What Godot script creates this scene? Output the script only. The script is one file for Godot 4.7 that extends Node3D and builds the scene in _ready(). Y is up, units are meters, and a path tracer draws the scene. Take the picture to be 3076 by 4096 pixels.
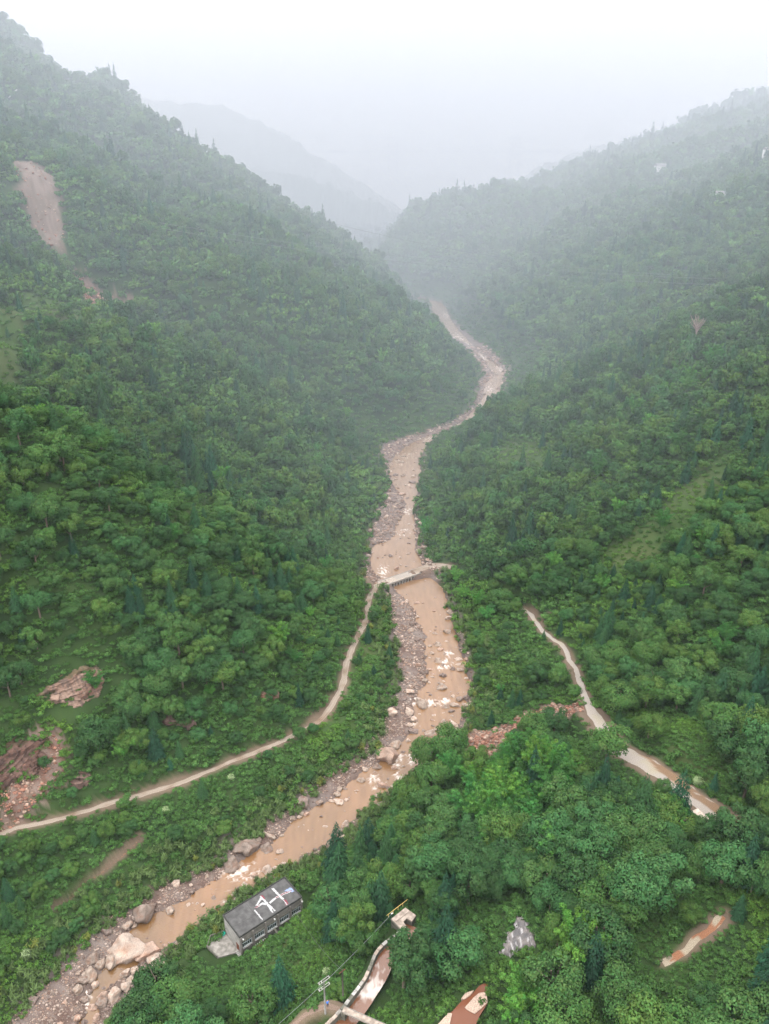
extends Node3D
# A muddy river gorge seen from above in summer haze.

var BLZ := PackedFloat32Array([60, 115, 124.6, 130.3, 137.6, 146.1, 152.4, 165.6, 171.6, 181, 190, 196, 207.7, 224, 239.6, 256.9, 276.1, 292, 303.5, 322.1, 344.9, 365.2, 393.4, 425.5, 443.2, 462.2, 478.4, 500.1, 533.5, 576.8, 626.6, 676.8, 725.9, 792, 894.7, 960, 1040, 1140, 1300, 1800])
var BLX := PackedFloat32Array([-110, -76.3, -72.8, -67.4, -65.9, -58.7, -46.1, -34.3, -26.7, -18.7, -12.2, -4.3, -0.1, 4.6, 5.1, 3.7, 2.6, -1, -9.9, -6.9, -6.6, -2.4, 1.8, 1.2, -2.8, 2.6, 19.8, 45.7, 59.9, 68.5, 76.9, 73.4, 60.1, 47.4, 49.1, -5, -90, -240, -420, -700])
var BRZ := PackedFloat32Array([60, 112.8, 126.8, 135.1, 140.8, 150.3, 156.1, 166.1, 175.3, 183.4, 190, 203.3, 209.9, 224, 242.3, 259.9, 279.5, 297.7, 315.7, 326.4, 344.9, 365.2, 399.5, 439.5, 466.1, 495.7, 518.8, 565.4, 626.6, 684.6, 753, 812.9, 869.8, 902.4, 960, 1040, 1140, 1300, 1800])
var BRX := PackedFloat32Array([-84, -54.4, -50.5, -42.7, -37.1, -27, -13.3, -6.9, -0.1, 6.6, 13.7, 24.4, 26.8, 29.3, 29.1, 26.8, 25.9, 23, 19.1, 15.4, 17.2, 15.1, 18.5, 21.6, 27, 50, 67.5, 83, 95.8, 89.6, 74.2, 65.9, 65.2, 61, 10, -70, -215, -395, -680])
var WLZ := PackedFloat32Array([60, 113, 117.2, 122, 125.8, 130.9, 135.1, 137.5, 140.4, 146.8, 149.6, 153.1, 157.5, 159.8, 165.3, 170.2, 175.3, 178.9, 184.3, 186.8, 190, 195.4, 199.3, 202.3, 208.1, 213.5, 219.2, 222.8, 226.5, 232.1, 238.8, 246.3, 255.6, 272.7, 282.3, 292, 307.5, 330.4, 337.8, 355.3, 368.9, 380, 400.7, 417.4, 438.1, 462.2, 478.4, 489.5, 506.5, 538.6, 558.8, 588.6, 613.4, 630.6, 657.3, 708.9, 741.9, 785.9, 812.9, 894.7, 960, 1040, 1140, 1300, 1800])
var WLX := PackedFloat32Array([-98, -64.7, -64.3, -64.9, -63, -63.3, -59.7, -58.3, -53.8, -44.9, -42.5, -38.5, -37.4, -29.2, -29, -23.5, -16.8, -11.8, -10, -6.7, -4.1, 3.4, 3.8, 6.1, 8.6, 9.8, 9.5, 10.7, 12.7, 13.6, 14.2, 14.2, 15.1, 12.1, 9.3, 4.5, -6, -6.4, 4.2, 6.1, 10.9, 10.2, 4.3, 1.9, 3.8, 14.8, 28.3, 42.9, 51.9, 63, 70.2, 72.5, 84.4, 81.8, 81.1, 73.9, 59.4, 49.3, 45.4, 48.5, -5, -90, -240, -420, -700])
var WRZ := PackedFloat32Array([60, 113, 118.6, 125, 128.4, 130.8, 135.1, 138.2, 149.8, 154.1, 161.4, 166.1, 169.4, 173.8, 180.5, 187.5, 191.8, 206.6, 220.4, 236.9, 249.1, 265.9, 284.1, 292, 300.4, 324.2, 342.5, 368.9, 392.8, 417.4, 452.1, 464.6, 492.1, 528.5, 555.5, 588.6, 625.2, 643, 661.8, 692.5, 731.2, 779.9, 812.9, 894.7, 960, 1040, 1140, 1300, 1800])
var WRX := PackedFloat32Array([-88, -61.3, -60.8, -57.1, -53.8, -49, -43.1, -38.9, -26.9, -23.2, -14.7, -10.6, -6.3, -1.9, 4.6, 8.1, 12.4, 23.3, 27.8, 30.3, 27.7, 27.2, 24.6, 25.7, 20.4, 14.3, 14.3, 15.2, 18.4, 20.2, 23.2, 32.9, 46, 69.1, 79.6, 88.2, 93, 90.6, 84.2, 77.5, 73.5, 67.8, 65.9, 69.4, 10, -70, -215, -395, -680])
var TZ := PackedFloat32Array([100, 150, 200, 300, 440, 600, 760, 900, 1100, 1500])
var TS := PackedFloat32Array([0, 10, 20, 35, 60, 100, 180, 300, 450, 700, 1200])
var TL := PackedFloat32Array([1, 4, 7, 12, 30, 55, 110, 180, 260, 360, 480, 1, 4, 7, 12, 32, 58, 114, 188, 265, 370, 480, 1, 4, 7, 13, 31, 58, 114, 188, 265, 370, 480, 1, 3, 7, 17, 36, 63, 112, 175, 245, 350, 480, 1, 6, 12, 22, 40, 65, 104, 158, 220, 310, 440, 1, 6, 12, 22, 40, 62, 96, 146, 205, 300, 430, 1, 7, 14, 24, 42, 62, 98, 150, 215, 320, 450, 1, 7, 14, 26, 48, 76, 128, 196, 275, 390, 500, 1, 7, 20, 50, 110, 185, 300, 420, 500, 560, 600, 1, 7, 20, 50, 110, 185, 300, 420, 500, 560, 600])
var RS := PackedFloat32Array([0, 8, 20, 40, 70, 110, 170, 260, 400, 600, 900])
var TR := PackedFloat32Array([1, 3, 6, 17, 24, 33, 52, 90, 150, 230, 330, 1, 4, 8, 17, 27, 36, 62, 105, 170, 250, 340, 1, 4, 9, 17, 28, 42, 74, 122, 190, 265, 350, 1, 4, 10, 19, 33, 53, 86, 130, 195, 270, 350, 1, 5, 12, 22, 37, 57, 87, 132, 200, 275, 350, 1, 6, 13, 25, 43, 65, 94, 134, 195, 270, 350, 1, 6, 14, 27, 45, 67, 96, 136, 190, 260, 350, 1, 7, 15, 28, 46, 68, 96, 136, 190, 260, 350, 1, 7, 15, 28, 46, 68, 96, 136, 190, 260, 350, 1, 7, 15, 28, 46, 68, 96, 136, 190, 260, 350])
var KLA := PackedFloat32Array([-0.4835, -0.4038, -0.3831, -0.361, -0.3401, -0.3255, -0.2863, -0.2538, -0.2225, -0.2209, -0.2012, -0.1621, -0.1214, -0.0851, -0.075, -0.0486, -0.0165, -0.0003, 0.0272, 0.0554, 0.0728])
var KLE := PackedFloat32Array([0.1918, 0.1192, 0.1129, 0.0852, 0.0611, 0.0589, 0.0522, 0.0297, 0.0137, 0.0044, -0.005, -0.0335, -0.053, -0.0678, -0.0854, -0.098, -0.1135, -0.1213, -0.1529, -0.18, -0.2049])
var KLC := PackedFloat32Array([1250, 1150, 1140, 1130, 1110, 1100, 1090, 1070, 1050, 1040, 1030, 1000, 960, 940, 930, 890, 865, 850, 810, 780, 770])
var KRA := PackedFloat32Array([-0.0275, -0.0003, 0.0263, 0.0632, 0.1053, 0.1312, 0.1679, 0.2187, 0.2585, 0.2928, 0.3317, 0.3406, 0.3987, 0.419, 0.5318])
var KRE := PackedFloat32Array([-0.1291, -0.1135, -0.0753, -0.0629, -0.0579, -0.0506, -0.0481, -0.0311, -0.0144, -0.0003, 0.0146, 0.0229, 0.0388, 0.041, 0.0721])
var KRC := PackedFloat32Array([1250, 1250, 1250, 1250, 1250, 1260, 1280, 1320, 1350, 1400, 1450, 1450, 1500, 1520, 1600])
var ROADL := [Vector3(-108.4, 10.7, -149.2), Vector3(-103.0, 10.4, -152.3), Vector3(-96.8, 10.8, -154.2), Vector3(-93.0, 10.8, -156.2), Vector3(-89.3, 11.1, -157.5), Vector3(-81.7, 10.4, -160.8), Vector3(-73.8, 8.9, -165.6), Vector3(-64.1, 8.3, -170.5), Vector3(-55.2, 8.5, -175.6), Vector3(-47.3, 8.1, -181.6), Vector3(-36.7, 6.4, -189.3), Vector3(-29.4, 6.2, -194.9), Vector3(-22.7, 6.4, -200.7), Vector3(-18.8, 6.7, -205.8), Vector3(-15.0, 6.6, -216.4), Vector3(-13.6, 6.7, -223.8), Vector3(-12.6, 6.6, -237.2), Vector3(-9.4, 5.4, -253.6), Vector3(-6.6, 4.2, -266.7), Vector3(-6.5, 3.8, -279.2), Vector3(-5.3, 3.2, -287.5), Vector3(-0.9, 1.3, -298.6)]
var ROADR := [Vector3(12.2, 3.9, -303.8), Vector3(21.0, 4.2, -308.6), Vector3(28.3, 5.0, -305.4), Vector3(34.2, 6.0, -296.0), Vector3(39.7, 7.0, -285.4), Vector3(46.3, 9.0, -273.3), Vector3(51.7, 11.0, -263.2), Vector3(53.8, 12.0, -255.7), Vector3(54.8, 12.5, -247.2), Vector3(57.4, 13.3, -239.1), Vector3(60.2, 14.0, -233.3), Vector3(60.7, 14.5, -224.4), Vector3(61.4, 15.0, -217.3), Vector3(61.0, 15.5, -209.3), Vector3(60.7, 16.0, -201.7), Vector3(60.8, 16.8, -193.1), Vector3(61.8, 17.8, -186.7), Vector3(62.5, 18.8, -179.6), Vector3(63.4, 20.0, -173.5), Vector3(66.8, 21.2, -168.6), Vector3(70.0, 22.3, -163.5), Vector3(72.6, 23.4, -157.4), Vector3(75.0, 24.5, -151.5), Vector3(78.1, 25.8, -145.3), Vector3(81.1, 27.0, -139.9), Vector3(82.6, 27.4, -138.0)]
var BRIDGE := [Vector3(-0.9, 3.8, -294.1), Vector3(13.6, 3.9, -304.2)]
var TRAIL := [Vector3(-78.0, 3.5, -137.8), Vector3(-75.8, 3.1, -140.7), Vector3(-73.5, 3.1, -145.5), Vector3(-70.4, 3.5, -148.5), Vector3(-66.0, 4.4, -153.6), Vector3(-63.5, 5.0, -157.5)]
var SLIDE_L := [Vector3(-247.7, 157.3, -590.1), Vector3(-239.0, 154.0, -597.6), Vector3(-213.6, 142.5, -570.7), Vector3(-200.7, 133.6, -536.0), Vector3(-188.3, 115.2, -505.6), Vector3(-194.4, 118.4, -505.6), Vector3(-205.2, 129.3, -516.2), Vector3(-222.4, 144.1, -538.3)]
var SLIDE_L2 := [Vector3(-182.4, 95.5, -499.3), Vector3(-172.8, 91.3, -497.2), Vector3(-164.9, 85.1, -497.2), Vector3(-148.8, 77.3, -495.1), Vector3(-159.7, 82.2, -495.1), Vector3(-149.9, 93.4, -418.9), Vector3(-158.2, 94.6, -438.6)]
var MEADOW := [Vector3(-185.8, 111.6, -388.5), Vector3(-174.0, 106.2, -410.2), Vector3(-156.7, 97.6, -408.5), Vector3(-140.7, 88.8, -418.9), Vector3(-122.8, 77.2, -434.9), Vector3(-116.2, 76.7, -400.0), Vector3(-128.4, 82.4, -390.1), Vector3(-158.0, 95.2, -364.9), Vector3(-143.8, 84.3, -306.1), Vector3(-153.2, 85.0, -303.6)]
var MEADOW2 := [Vector3(-74.8, 47.2, -260.1), Vector3(-71.1, 35.5, -302.3), Vector3(-67.7, 32.4, -302.3), Vector3(-70.0, 44.1, -259.0), Vector3(-72.5, 45.2, -249.4)]
var SLIDE_R := [Vector3(25.7, 2.1, -201.6), Vector3(32.5, 4.4, -199.9), Vector3(41.3, 7.0, -203.2), Vector3(51.3, 10.4, -205.0), Vector3(58.0, 13.3, -200.7), Vector3(58.8, 13.6, -194.9), Vector3(51.1, 11.5, -196.6), Vector3(42.4, 9.0, -193.3), Vector3(33.6, 6.2, -192.5), Vector3(30.2, 8.2, -182.3), Vector3(24.7, 5.5, -185.4)]
var CLIFF1 := [Vector3(-92.7, 31.6, -185.4), Vector3(-89.7, 31.3, -193.3), Vector3(-85.2, 32.0, -195.7), Vector3(-81.7, 27.3, -193.3), Vector3(-78.3, 25.1, -194.1), Vector3(-79.9, 23.5, -187.7), Vector3(-81.7, 24.9, -183.8), Vector3(-89.5, 27.1, -180.0)]
var CLIFF2 := [Vector3(-99.3, 18.8, -163.5), Vector3(-94.6, 20.3, -170.5), Vector3(-92.1, 22.8, -174.8), Vector3(-89.5, 23.1, -176.3), Vector3(-86.8, 17.7, -173.4), Vector3(-86.8, 14.3, -168.4), Vector3(-90.0, 13.8, -162.2), Vector3(-96.8, 10.8, -154.2)]
var SCAR := [Vector3(58.1, 14.9, -252.6), Vector3(61.7, 16.5, -254.7)]
var MISC := [Vector3(100.9, 37.4, -293.6), Vector3(159.8, 74.3, -420.6), Vector3(-101.0, 64.2, -234.3), Vector3(286.4, 117.3, -739.6), Vector3(254.2, 95.4, -657.9), Vector3(346.2, 152.1, -866.9), Vector3(348.5, 152.5, -814.2), Vector3(309.1, 134.2, -995.1), Vector3(-317.5, 197.9, -794.0), Vector3(-290.4, 203.9, -845.4), Vector3(66.2, 27.6, -369.5), Vector3(-35.5, 12.5, -204.1), Vector3(-59.1, 12.3, -189.3)]
var MEADR := [Vector3(49.6, 19.8, -371.1), Vector3(77.9, 31.8, -347.0), Vector3(79.2, 33.7, -378.9), Vector3(63.0, 26.2, -406.8)]
var MEADR2 := [Vector3(82.0, 26.8, -274.6), Vector3(111.7, 41.9, -292.4), Vector3(134.9, 55.5, -307.4), Vector3(137.5, 54.5, -294.8), Vector3(110.2, 38.7, -270.1), Vector3(83.9, 26.1, -254.7)]
var MEADR3 := [Vector3(72.5, 18.6, -187.7), Vector3(85.1, 24.2, -180.8), Vector3(86.5, 22.9, -157.5), Vector3(90.7, 23.1, -151.1), Vector3(82.5, 21.8, -152.3), Vector3(74.5, 25.8, -160.8)]
var BOULDERS := [[-59.7, -130.0, 9.29, 4.71, 6.28, 1], [-54.6, -129.7, 7.23, 2.17, 5.74, 3], [-51.3, -126.2, 5.54, 2.77, 3.69, 1], [-57.7, -123.9, 2.22, 1.89, 2.89, 1], [-56.1, -124.5, 1.85, 1.11, 1.48, 1], [-56.3, -122.3, 1.47, 1.25, 1.91, 1], [-57.1, -120.4, 2.81, 1.92, 2.56, 1], [-58.9, -118.7, 2.56, 2.18, 3.05, 1], [-61.3, -118.9, 2.93, 1.83, 2.45, 3], [-61.0, -116.9, 2.55, 1.92, 2.55, 2], [-63.0, -116.5, 2.56, 1.28, 1.71, 3], [-62.0, -126.4, 3.62, 2.81, 3.74, 0], [-64.2, -126.3, 1.88, 1.59, 2.44, 0], [-66.4, -127.0, 3.02, 1.88, 2.51, 2], [-65.9, -123.6, 3.61, 2.33, 3.11, 0], [-66.5, -122.3, 2.73, 1.49, 1.99, 2], [-64.0, -121.3, 1.48, 1.26, 1.93, 1], [-67.2, -119.7, 2.47, 1.85, 2.47, 0], [-65.0, -113.8, 1.70, 1.18, 1.58, 3], [-61.3, -114.0, 1.45, 1.23, 1.69, 3], [-50.8, -131.1, 1.37, 0.84, 1.12, 3], [-48.2, -131.3, 0.87, 0.74, 1.13, 1], [-47.2, -130.2, 1.24, 0.84, 1.12, 1], [-57.3, -139.5, 5.78, 3.85, 5.13, 2], [-51.8, -140.1, 2.43, 1.92, 2.56, 0], [-60.9, -136.0, 2.55, 1.53, 2.04, 0], [-59.4, -136.5, 1.28, 1.09, 1.66, 0], [-47.9, -142.2, 1.15, 0.86, 1.15, 1], [-44.3, -142.2, 1.02, 0.86, 1.15, 1], [-45.9, -142.4, 0.77, 0.65, 1.00, 1], [-35.9, -158.5, 6.90, 3.58, 4.78, 2], [-31.1, -159.4, 3.85, 2.19, 2.92, 2], [-39.3, -153.9, 4.20, 3.15, 4.20, 2], [-30.5, -163.0, 4.02, 1.41, 1.07, 0], [-27.5, -163.5, 1.61, 0.70, 0.94, 0], [-33.3, -161.3, 1.87, 1.40, 1.87, 2], [-30.0, -152.4, 3.25, 2.44, 3.25, 1], [-28.0, -153.0, 1.95, 1.07, 1.43, 1], [-26.3, -153.9, 2.22, 1.47, 1.95, 1], [-19.7, -155.2, 3.39, 1.19, 1.43, 1], [-16.1, -167.0, 1.48, 0.71, 0.94, 1], [-14.6, -160.4, 1.45, 1.09, 1.45, 1], [-11.0, -162.1, 1.99, 1.69, 2.26, 1], [-17.1, -157.6, 1.44, 1.08, 1.44, 1], [-12.7, -175.6, 3.18, 1.45, 1.93, 1], [-15.0, -176.1, 2.21, 0.93, 1.24, 1], [-10.8, -176.5, 1.25, 0.83, 1.11, 1], [-23.1, -171.4, 2.19, 1.03, 1.37, 0], [-23.2, -170.1, 1.50, 0.92, 1.23, 1], [-25.4, -169.3, 1.50, 1.27, 1.95, 0], [-22.8, -174.4, 3.45, 2.79, 3.73, 4], [-6.8, -184.3, 2.26, 1.49, 1.98, 0], [-8.0, -180.1, 1.96, 0.68, 0.84, 1], [-2.2, -178.0, 1.80, 1.35, 1.80, 0], [-7.1, -170.0, 1.22, 0.71, 0.95, 1], [2.3, -181.5, 1.40, 1.16, 1.54, 1], [1.0, -181.1, 1.26, 0.84, 1.12, 4], [-5.8, -188.6, 2.01, 1.18, 1.58, 1], [-9.5, -187.6, 2.14, 1.18, 1.57, 4], [-12.8, -180.4, 1.54, 1.16, 1.54, 0], [-13.3, -178.4, 1.95, 1.15, 1.53, 0], [-21.8, -159.9, 1.06, 0.50, 0.66, 4], [-28.0, -155.9, 1.05, 0.59, 0.79, 0], [-35.2, -148.1, 1.68, 0.97, 1.29, 1], [-33.9, -146.5, 1.15, 0.48, 0.64, 1], [-36.6, -146.9, 1.03, 0.67, 0.90, 4], [-34.3, -144.4, 1.15, 0.76, 1.02, 0], [1.3, -193.2, 6.68, 5.01, 6.68, 3], [2.3, -212.9, 4.61, 2.53, 3.38, 1], [8.2, -214.6, 3.71, 1.97, 2.63, 1], [9.2, -210.7, 2.14, 1.72, 2.29, 1], [8.1, -208.2, 2.43, 1.02, 1.36, 1], [12.1, -219.1, 3.76, 3.19, 4.69, 0], [14.1, -204.3, 3.60, 1.58, 2.10, 0], [13.5, -200.8, 1.78, 1.45, 1.93, 1], [16.5, -206.3, 1.96, 1.25, 1.66, 0], [18.6, -209.4, 2.44, 1.60, 2.13, 0], [15.5, -210.8, 1.99, 0.70, 0.92, 3], [11.3, -213.8, 1.08, 0.69, 0.92, 1], [19.1, -214.4, 1.08, 0.46, 0.62, 1], [21.7, -212.9, 1.39, 0.69, 0.92, 0], [22.8, -207.8, 1.06, 0.90, 1.22, 1], [22.7, -218.2, 3.13, 1.53, 2.03, 0], [26.6, -218.0, 2.97, 1.17, 1.57, 0], [24.8, -221.4, 2.21, 1.78, 2.37, 2], [27.2, -221.5, 2.53, 1.66, 2.21, 4], [22.8, -223.1, 1.27, 1.08, 1.65, 1], [19.7, -217.3, 2.81, 1.40, 1.87, 0], [16.6, -217.7, 1.25, 0.82, 1.09, 0], [14.7, -225.1, 1.59, 0.60, 0.80, 4], [14.0, -230.9, 2.10, 1.46, 1.94, 0], [15.3, -230.5, 1.45, 0.97, 1.29, 1], [16.4, -233.5, 2.12, 0.74, 0.98, 0], [18.7, -230.2, 1.45, 0.97, 1.29, 0], [20.2, -231.1, 1.46, 0.73, 0.97, 1], [18.8, -242.9, 3.52, 2.13, 2.85, 0], [17.1, -247.4, 2.03, 1.27, 1.69, 0], [20.5, -240.3, 1.33, 1.13, 1.73, 2], [15.8, -237.8, 2.81, 0.99, 1.32, 3], [26.6, -243.9, 3.53, 1.39, 1.85, 1], [26.4, -237.6, 2.81, 1.36, 1.82, 0], [26.0, -240.7, 2.00, 0.88, 1.17, 1], [28.4, -232.8, 1.96, 0.98, 1.31, 1], [3.4, -219.8, 2.35, 1.29, 1.72, 2], [2.1, -219.0, 3.13, 1.09, 1.41, 0], [-0.2, -204.1, 1.50, 0.79, 1.05, 1], [5.4, -196.0, 1.90, 0.77, 1.02, 4], [11.9, -195.8, 2.78, 1.43, 1.90, 2], [9.6, -190.3, 1.73, 0.65, 0.86, 3], [5.6, -190.0, 1.87, 0.76, 1.01, 0], [12.8, -282.2, 2.60, 1.11, 1.49, 3], [24.7, -270.8, 3.43, 1.76, 2.35, 1], [23.6, -261.3, 3.17, 1.98, 2.64, 0], [19.3, -253.1, 3.44, 1.94, 2.58, 0], [18.8, -260.4, 1.76, 1.05, 1.40, 0], [28.0, -258.8, 2.10, 1.18, 1.58, 1], [6.1, -408.7, 3.24, 1.13, 1.25, 0], [6.2, -359.0, 3.58, 1.68, 2.24, 2], [71.8, -544.5, 4.21, 2.19, 2.92, 0], [82.5, -578.7, 3.09, 1.54, 2.06, 0], [8.8, -432.7, 4.19, 1.47, 1.57, 0], [10.8, -442.8, 3.74, 1.31, 1.60, 0], [-5.8, -333.5, 2.53, 1.27, 1.69, 2], [10.9, -333.8, 1.69, 0.95, 1.27, 4]]
var POOL := [Vector3(10.5, 25.0, -95.6), Vector3(11.8, 25.0, -97.9), Vector3(12.9, 25.0, -98.9), Vector3(14.5, 25.0, -100.6), Vector3(16.3, 25.0, -101.7), Vector3(17.8, 25.0, -103.3), Vector3(18.7, 25.0, -103.8), Vector3(19.5, 25.0, -103.7), Vector3(19.2, 25.0, -102.4), Vector3(18.9, 25.0, -99.8), Vector3(17.2, 25.0, -97.4), Vector3(16.3, 25.0, -95.6)]
var ROCK1 := [Vector3(14.7, 25.1, -99.0), Vector3(16.5, 25.1, -100.9), Vector3(17.6, 25.1, -101.8), Vector3(19.0, 25.1, -102.0), Vector3(19.0, 25.1, -100.0), Vector3(17.7, 25.1, -98.8), Vector3(16.4, 25.1, -97.8), Vector3(15.2, 25.1, -98.5)]
var ROCK2 := [Vector3(14.2, 25.1, -100.7), Vector3(15.1, 25.1, -101.8), Vector3(16.7, 25.1, -102.3), Vector3(15.9, 25.1, -101.3), Vector3(14.7, 25.1, -100.5)]
var ROCK3 := [Vector3(9.2, 25.2, -95.4), Vector3(11.6, 25.2, -97.9), Vector3(12.3, 25.2, -97.8), Vector3(11.6, 25.2, -95.4)]
var CHUTE := [Vector3(26.2, 25.8, -119.5), Vector3(27.8, 26.3, -118.0), Vector3(29.0, 26.0, -115.1), Vector3(29.7, 25.9, -112.7), Vector3(29.1, 25.2, -110.9), Vector3(27.1, 24.7, -110.9), Vector3(24.8, 24.2, -109.5), Vector3(22.5, 23.8, -110.4), Vector3(23.8, 24.4, -112.3), Vector3(24.5, 24.5, -114.6), Vector3(26.3, 25.2, -115.1), Vector3(26.8, 25.6, -117.5)]
var PATH2 := [Vector3(65.2, 33.0, -111.3), Vector3(61.8, 32.0, -109.0), Vector3(58.9, 30.6, -107.7), Vector3(55.6, 30.3, -105.4), Vector3(51.8, 29.6, -104.1)]
var FAR := [Vector3(24, 135, -2600), Vector3(380, 135, -2600), Vector3(23, 177, -2600), Vector3(24, 80, -2600)]
var RAIL := [Vector3(-327.3, 194.2, -777.6), Vector3(-317.7, 196.8, -794.0), Vector3(-306.6, 198.0, -807.4), Vector3(-298.3, 202.2, -831.4), Vector3(-290.3, 204.3, -845.4)]
var CONIFERS := [Vector3(39.6, 2.6, -177.1), Vector3(40.0, 1.9, -209.3), Vector3(42.5, 1.7, -209.3), Vector3(37.2, 1.5, -214.6), Vector3(32.9, 1.6, -203.2), Vector3(65.5, 2.6, -363.4), Vector3(56.8, 2.5, -398.4), Vector3(64.4, 2.6, -417.1), Vector3(46.7, 1.6, -431.3), Vector3(25.1, 2.2, -417.1), Vector3(-73.2, 2.6, -249.4), Vector3(51.2, 1.5, -406.8), Vector3(29.8, 1.5, -411.9), Vector3(37.5, 1.6, -417.1), Vector3(31.6, 1.5, -401.7), Vector3(70.3, 2.0, -326.0), Vector3(84.5, 2.0, -350.0), Vector3(11.8, 1.8, -167.7), Vector3(9.3, 1.6, -167.7), Vector3(7.4, 1.7, -166.3), Vector3(14.3, 1.6, -168.4), Vector3(12.8, 1.5, -164.2), Vector3(73.3, 2.2, -125.7), Vector3(75.9, 2.4, -122.1), Vector3(5.6, 1.6, -113.7), Vector3(124.9, 2.4, -308.7), Vector3(142.1, 2.4, -341.3), Vector3(-113.2, 2.4, -270.1), Vector3(-117.5, 2.0, -253.6), Vector3(-93.9, 2.2, -220.0), Vector3(-103.7, 2.4, -199.0)]
var BAMBOOS := [Vector3(18.7, 4.2, -177.1), Vector3(14.8, 3.4, -176.3), Vector3(22.8, 3.2, -173.4), Vector3(18.9, 3.4, -334.2), Vector3(18.4, 2.6, -347.0), Vector3(29.1, 3.2, -291.2), Vector3(30.9, 3.4, -279.2), Vector3(35.4, 3.2, -270.1), Vector3(37.8, 3.0, -260.1), Vector3(-67.4, 3.6, -319.2), Vector3(-68.9, 3.0, -311.3), Vector3(29.0, 3.4, -172.7), Vector3(33.4, 3.0, -177.8), Vector3(34.4, 4.0, -160.2), Vector3(38.1, 3.6, -161.5), Vector3(29.7, 4.0, -159.5), Vector3(32.2, 4.0, -151.7), Vector3(24.8, 4.0, -140.7), Vector3(38.3, 3.6, -154.2), Vector3(43.7, 3.0, -167.0), Vector3(21.3, 3.4, -156.8), Vector3(31.7, 3.6, -137.2), Vector3(116.1, 4.0, -364.9), Vector3(116.2, 4.0, -342.7), Vector3(91.8, 3.6, -294.8), Vector3(103.4, 4.0, -274.6), Vector3(77.4, 3.6, -253.6), Vector3(97.7, 3.6, -238.2)]
var TUFTS := [Vector3(77.4, 2.4, -156.8), Vector3(-42.9, 1.8, -177.8), Vector3(-11.8, 1.6, -112.7), Vector3(-80.0, 2.0, -125.7), Vector3(-58.2, 1.7, -165.6)]

const SUN_E := 0.42
var rng := RandomNumberGenerator.new()
var n_big := FastNoiseLite.new()
var n_mid := FastNoiseLite.new()
var n_fine := FastNoiseLite.new()
var n_zone := FastNoiseLite.new()
var names := {}
var XL := PackedFloat32Array()
var XR := PackedFloat32Array()
var VL := PackedFloat32Array()
var VR := PackedFloat32Array()
var CL := PackedFloat32Array()
var CR := PackedFloat32Array()
const GX0 := -760.0
const GZ0 := 30.0
const GS := 8.0
const GW := 212
const GH := 216
var grid := PackedFloat32Array()
var segs := []            # levelled strips and pads: [a, b, half width, blend, kind]
var cells := {}           # 8 m cell -> indices into segs
var cam_at := Vector3(0, 170, 0)
const PITCH := 24.5


func _ready():
	rng.seed = 20240611
	var cam := Camera3D.new()
	cam.name = "camera"
	cam.position = cam_at
	cam.rotation_degrees = Vector3(-PITCH, 0, 0)
	cam.fov = 64.0
	cam.near = 1.0
	cam.far = 12000.0
	add_child(cam)
	cam.current = true
	var we := WorldEnvironment.new()
	we.name = "world_environment"
	var env := Environment.new()
	env.background_mode = Environment.BG_SKY
	var sm := ProceduralSkyMaterial.new()
	sm.sky_top_color = lin(0.985, 0.985, 1.0)      # overcast: brighter towards the zenith
	sm.sky_horizon_color = lin(0.578, 0.576, 0.586)
	sm.sky_curve = 1.0
	sm.sky_energy_multiplier = 2.5
	sm.ground_bottom_color = Color(0.2, 0.22, 0.2)
	sm.ground_horizon_color = Color(0.55, 0.58, 0.6)
	var sky := Sky.new()
	sky.sky_material = sm
	env.sky = sky
	env.tonemap_mode = Environment.TONE_MAPPER_LINEAR
	env.tonemap_exposure = 0.77
	env.sdfgi_enabled = true
	env.ssao_enabled = true
	env.ssil_enabled = true
	env.fog_enabled = true
	env.fog_density = 0.00005
	env.volumetric_fog_enabled = true
	env.volumetric_fog_density = 0.0
	env.fog_light_color = Color(0.90, 0.95, 1.0)
	we.environment = env
	add_child(we)
	for b in [[-270.0, 0.00047, 520.0, Color(0.90, 0.948, 1.0), -1500.0], [-1350.0, 0.0009, 560.0, Color(0.99, 0.985, 1.0), -7000.0], [-720.0, 0.0006, 850.0, Color(0.985, 0.982, 1.0), -8000.0]]:    # the haze thickens up the valley
		var fv := FogVolume.new()
		fv.name = numbered("mist")
		fv.shape = RenderingServer.FOG_VOLUME_SHAPE_BOX
		fv.size = Vector3(6400, b[2] + 200.0, b[0] - b[4])
		fv.position = Vector3(0, b[2] / 2.0 - 100.0, (b[0] + b[4]) / 2.0)
		var fm := FogMaterial.new()
		fm.density = b[1]
		fm.albedo = b[3]
		fv.material = fm
		tag(fv, "pale summer mist filling the valley", "mist", "", "stuff")
		add_child(fv)
	var sun := DirectionalLight3D.new()
	sun.name = "sun"
	sun.light_energy = SUN_E
	sun.light_color = Color(1.0, 0.97, 0.93)
	sun.light_angular_distance = 24.0
	sun.rotation_degrees = Vector3(-66, -38, 0)
	sun.shadow_enabled = true
	sun.sky_mode = DirectionalLight3D.SKY_MODE_LIGHT_ONLY
	add_child(sun)

	setup_noise()
	setup_terrain()
	setup_materials()
	build_ground()
	build_river()
	build_roads()
	build_far_ridges()
	build_powerhouse()
	build_forebay()
	build_river_bridge()
	build_creek()
	build_cliffs()
	build_distance()
	build_boulders()
	build_gravel()
	build_plants()
	build_small_things()


# ---------------------------------------------------------------- naming
func numbered(called: String) -> String:
	var k: int = names.get(called, 0)
	names[called] = k + 1
	return called if k == 0 else "%s_%03d" % [called, k]

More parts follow.
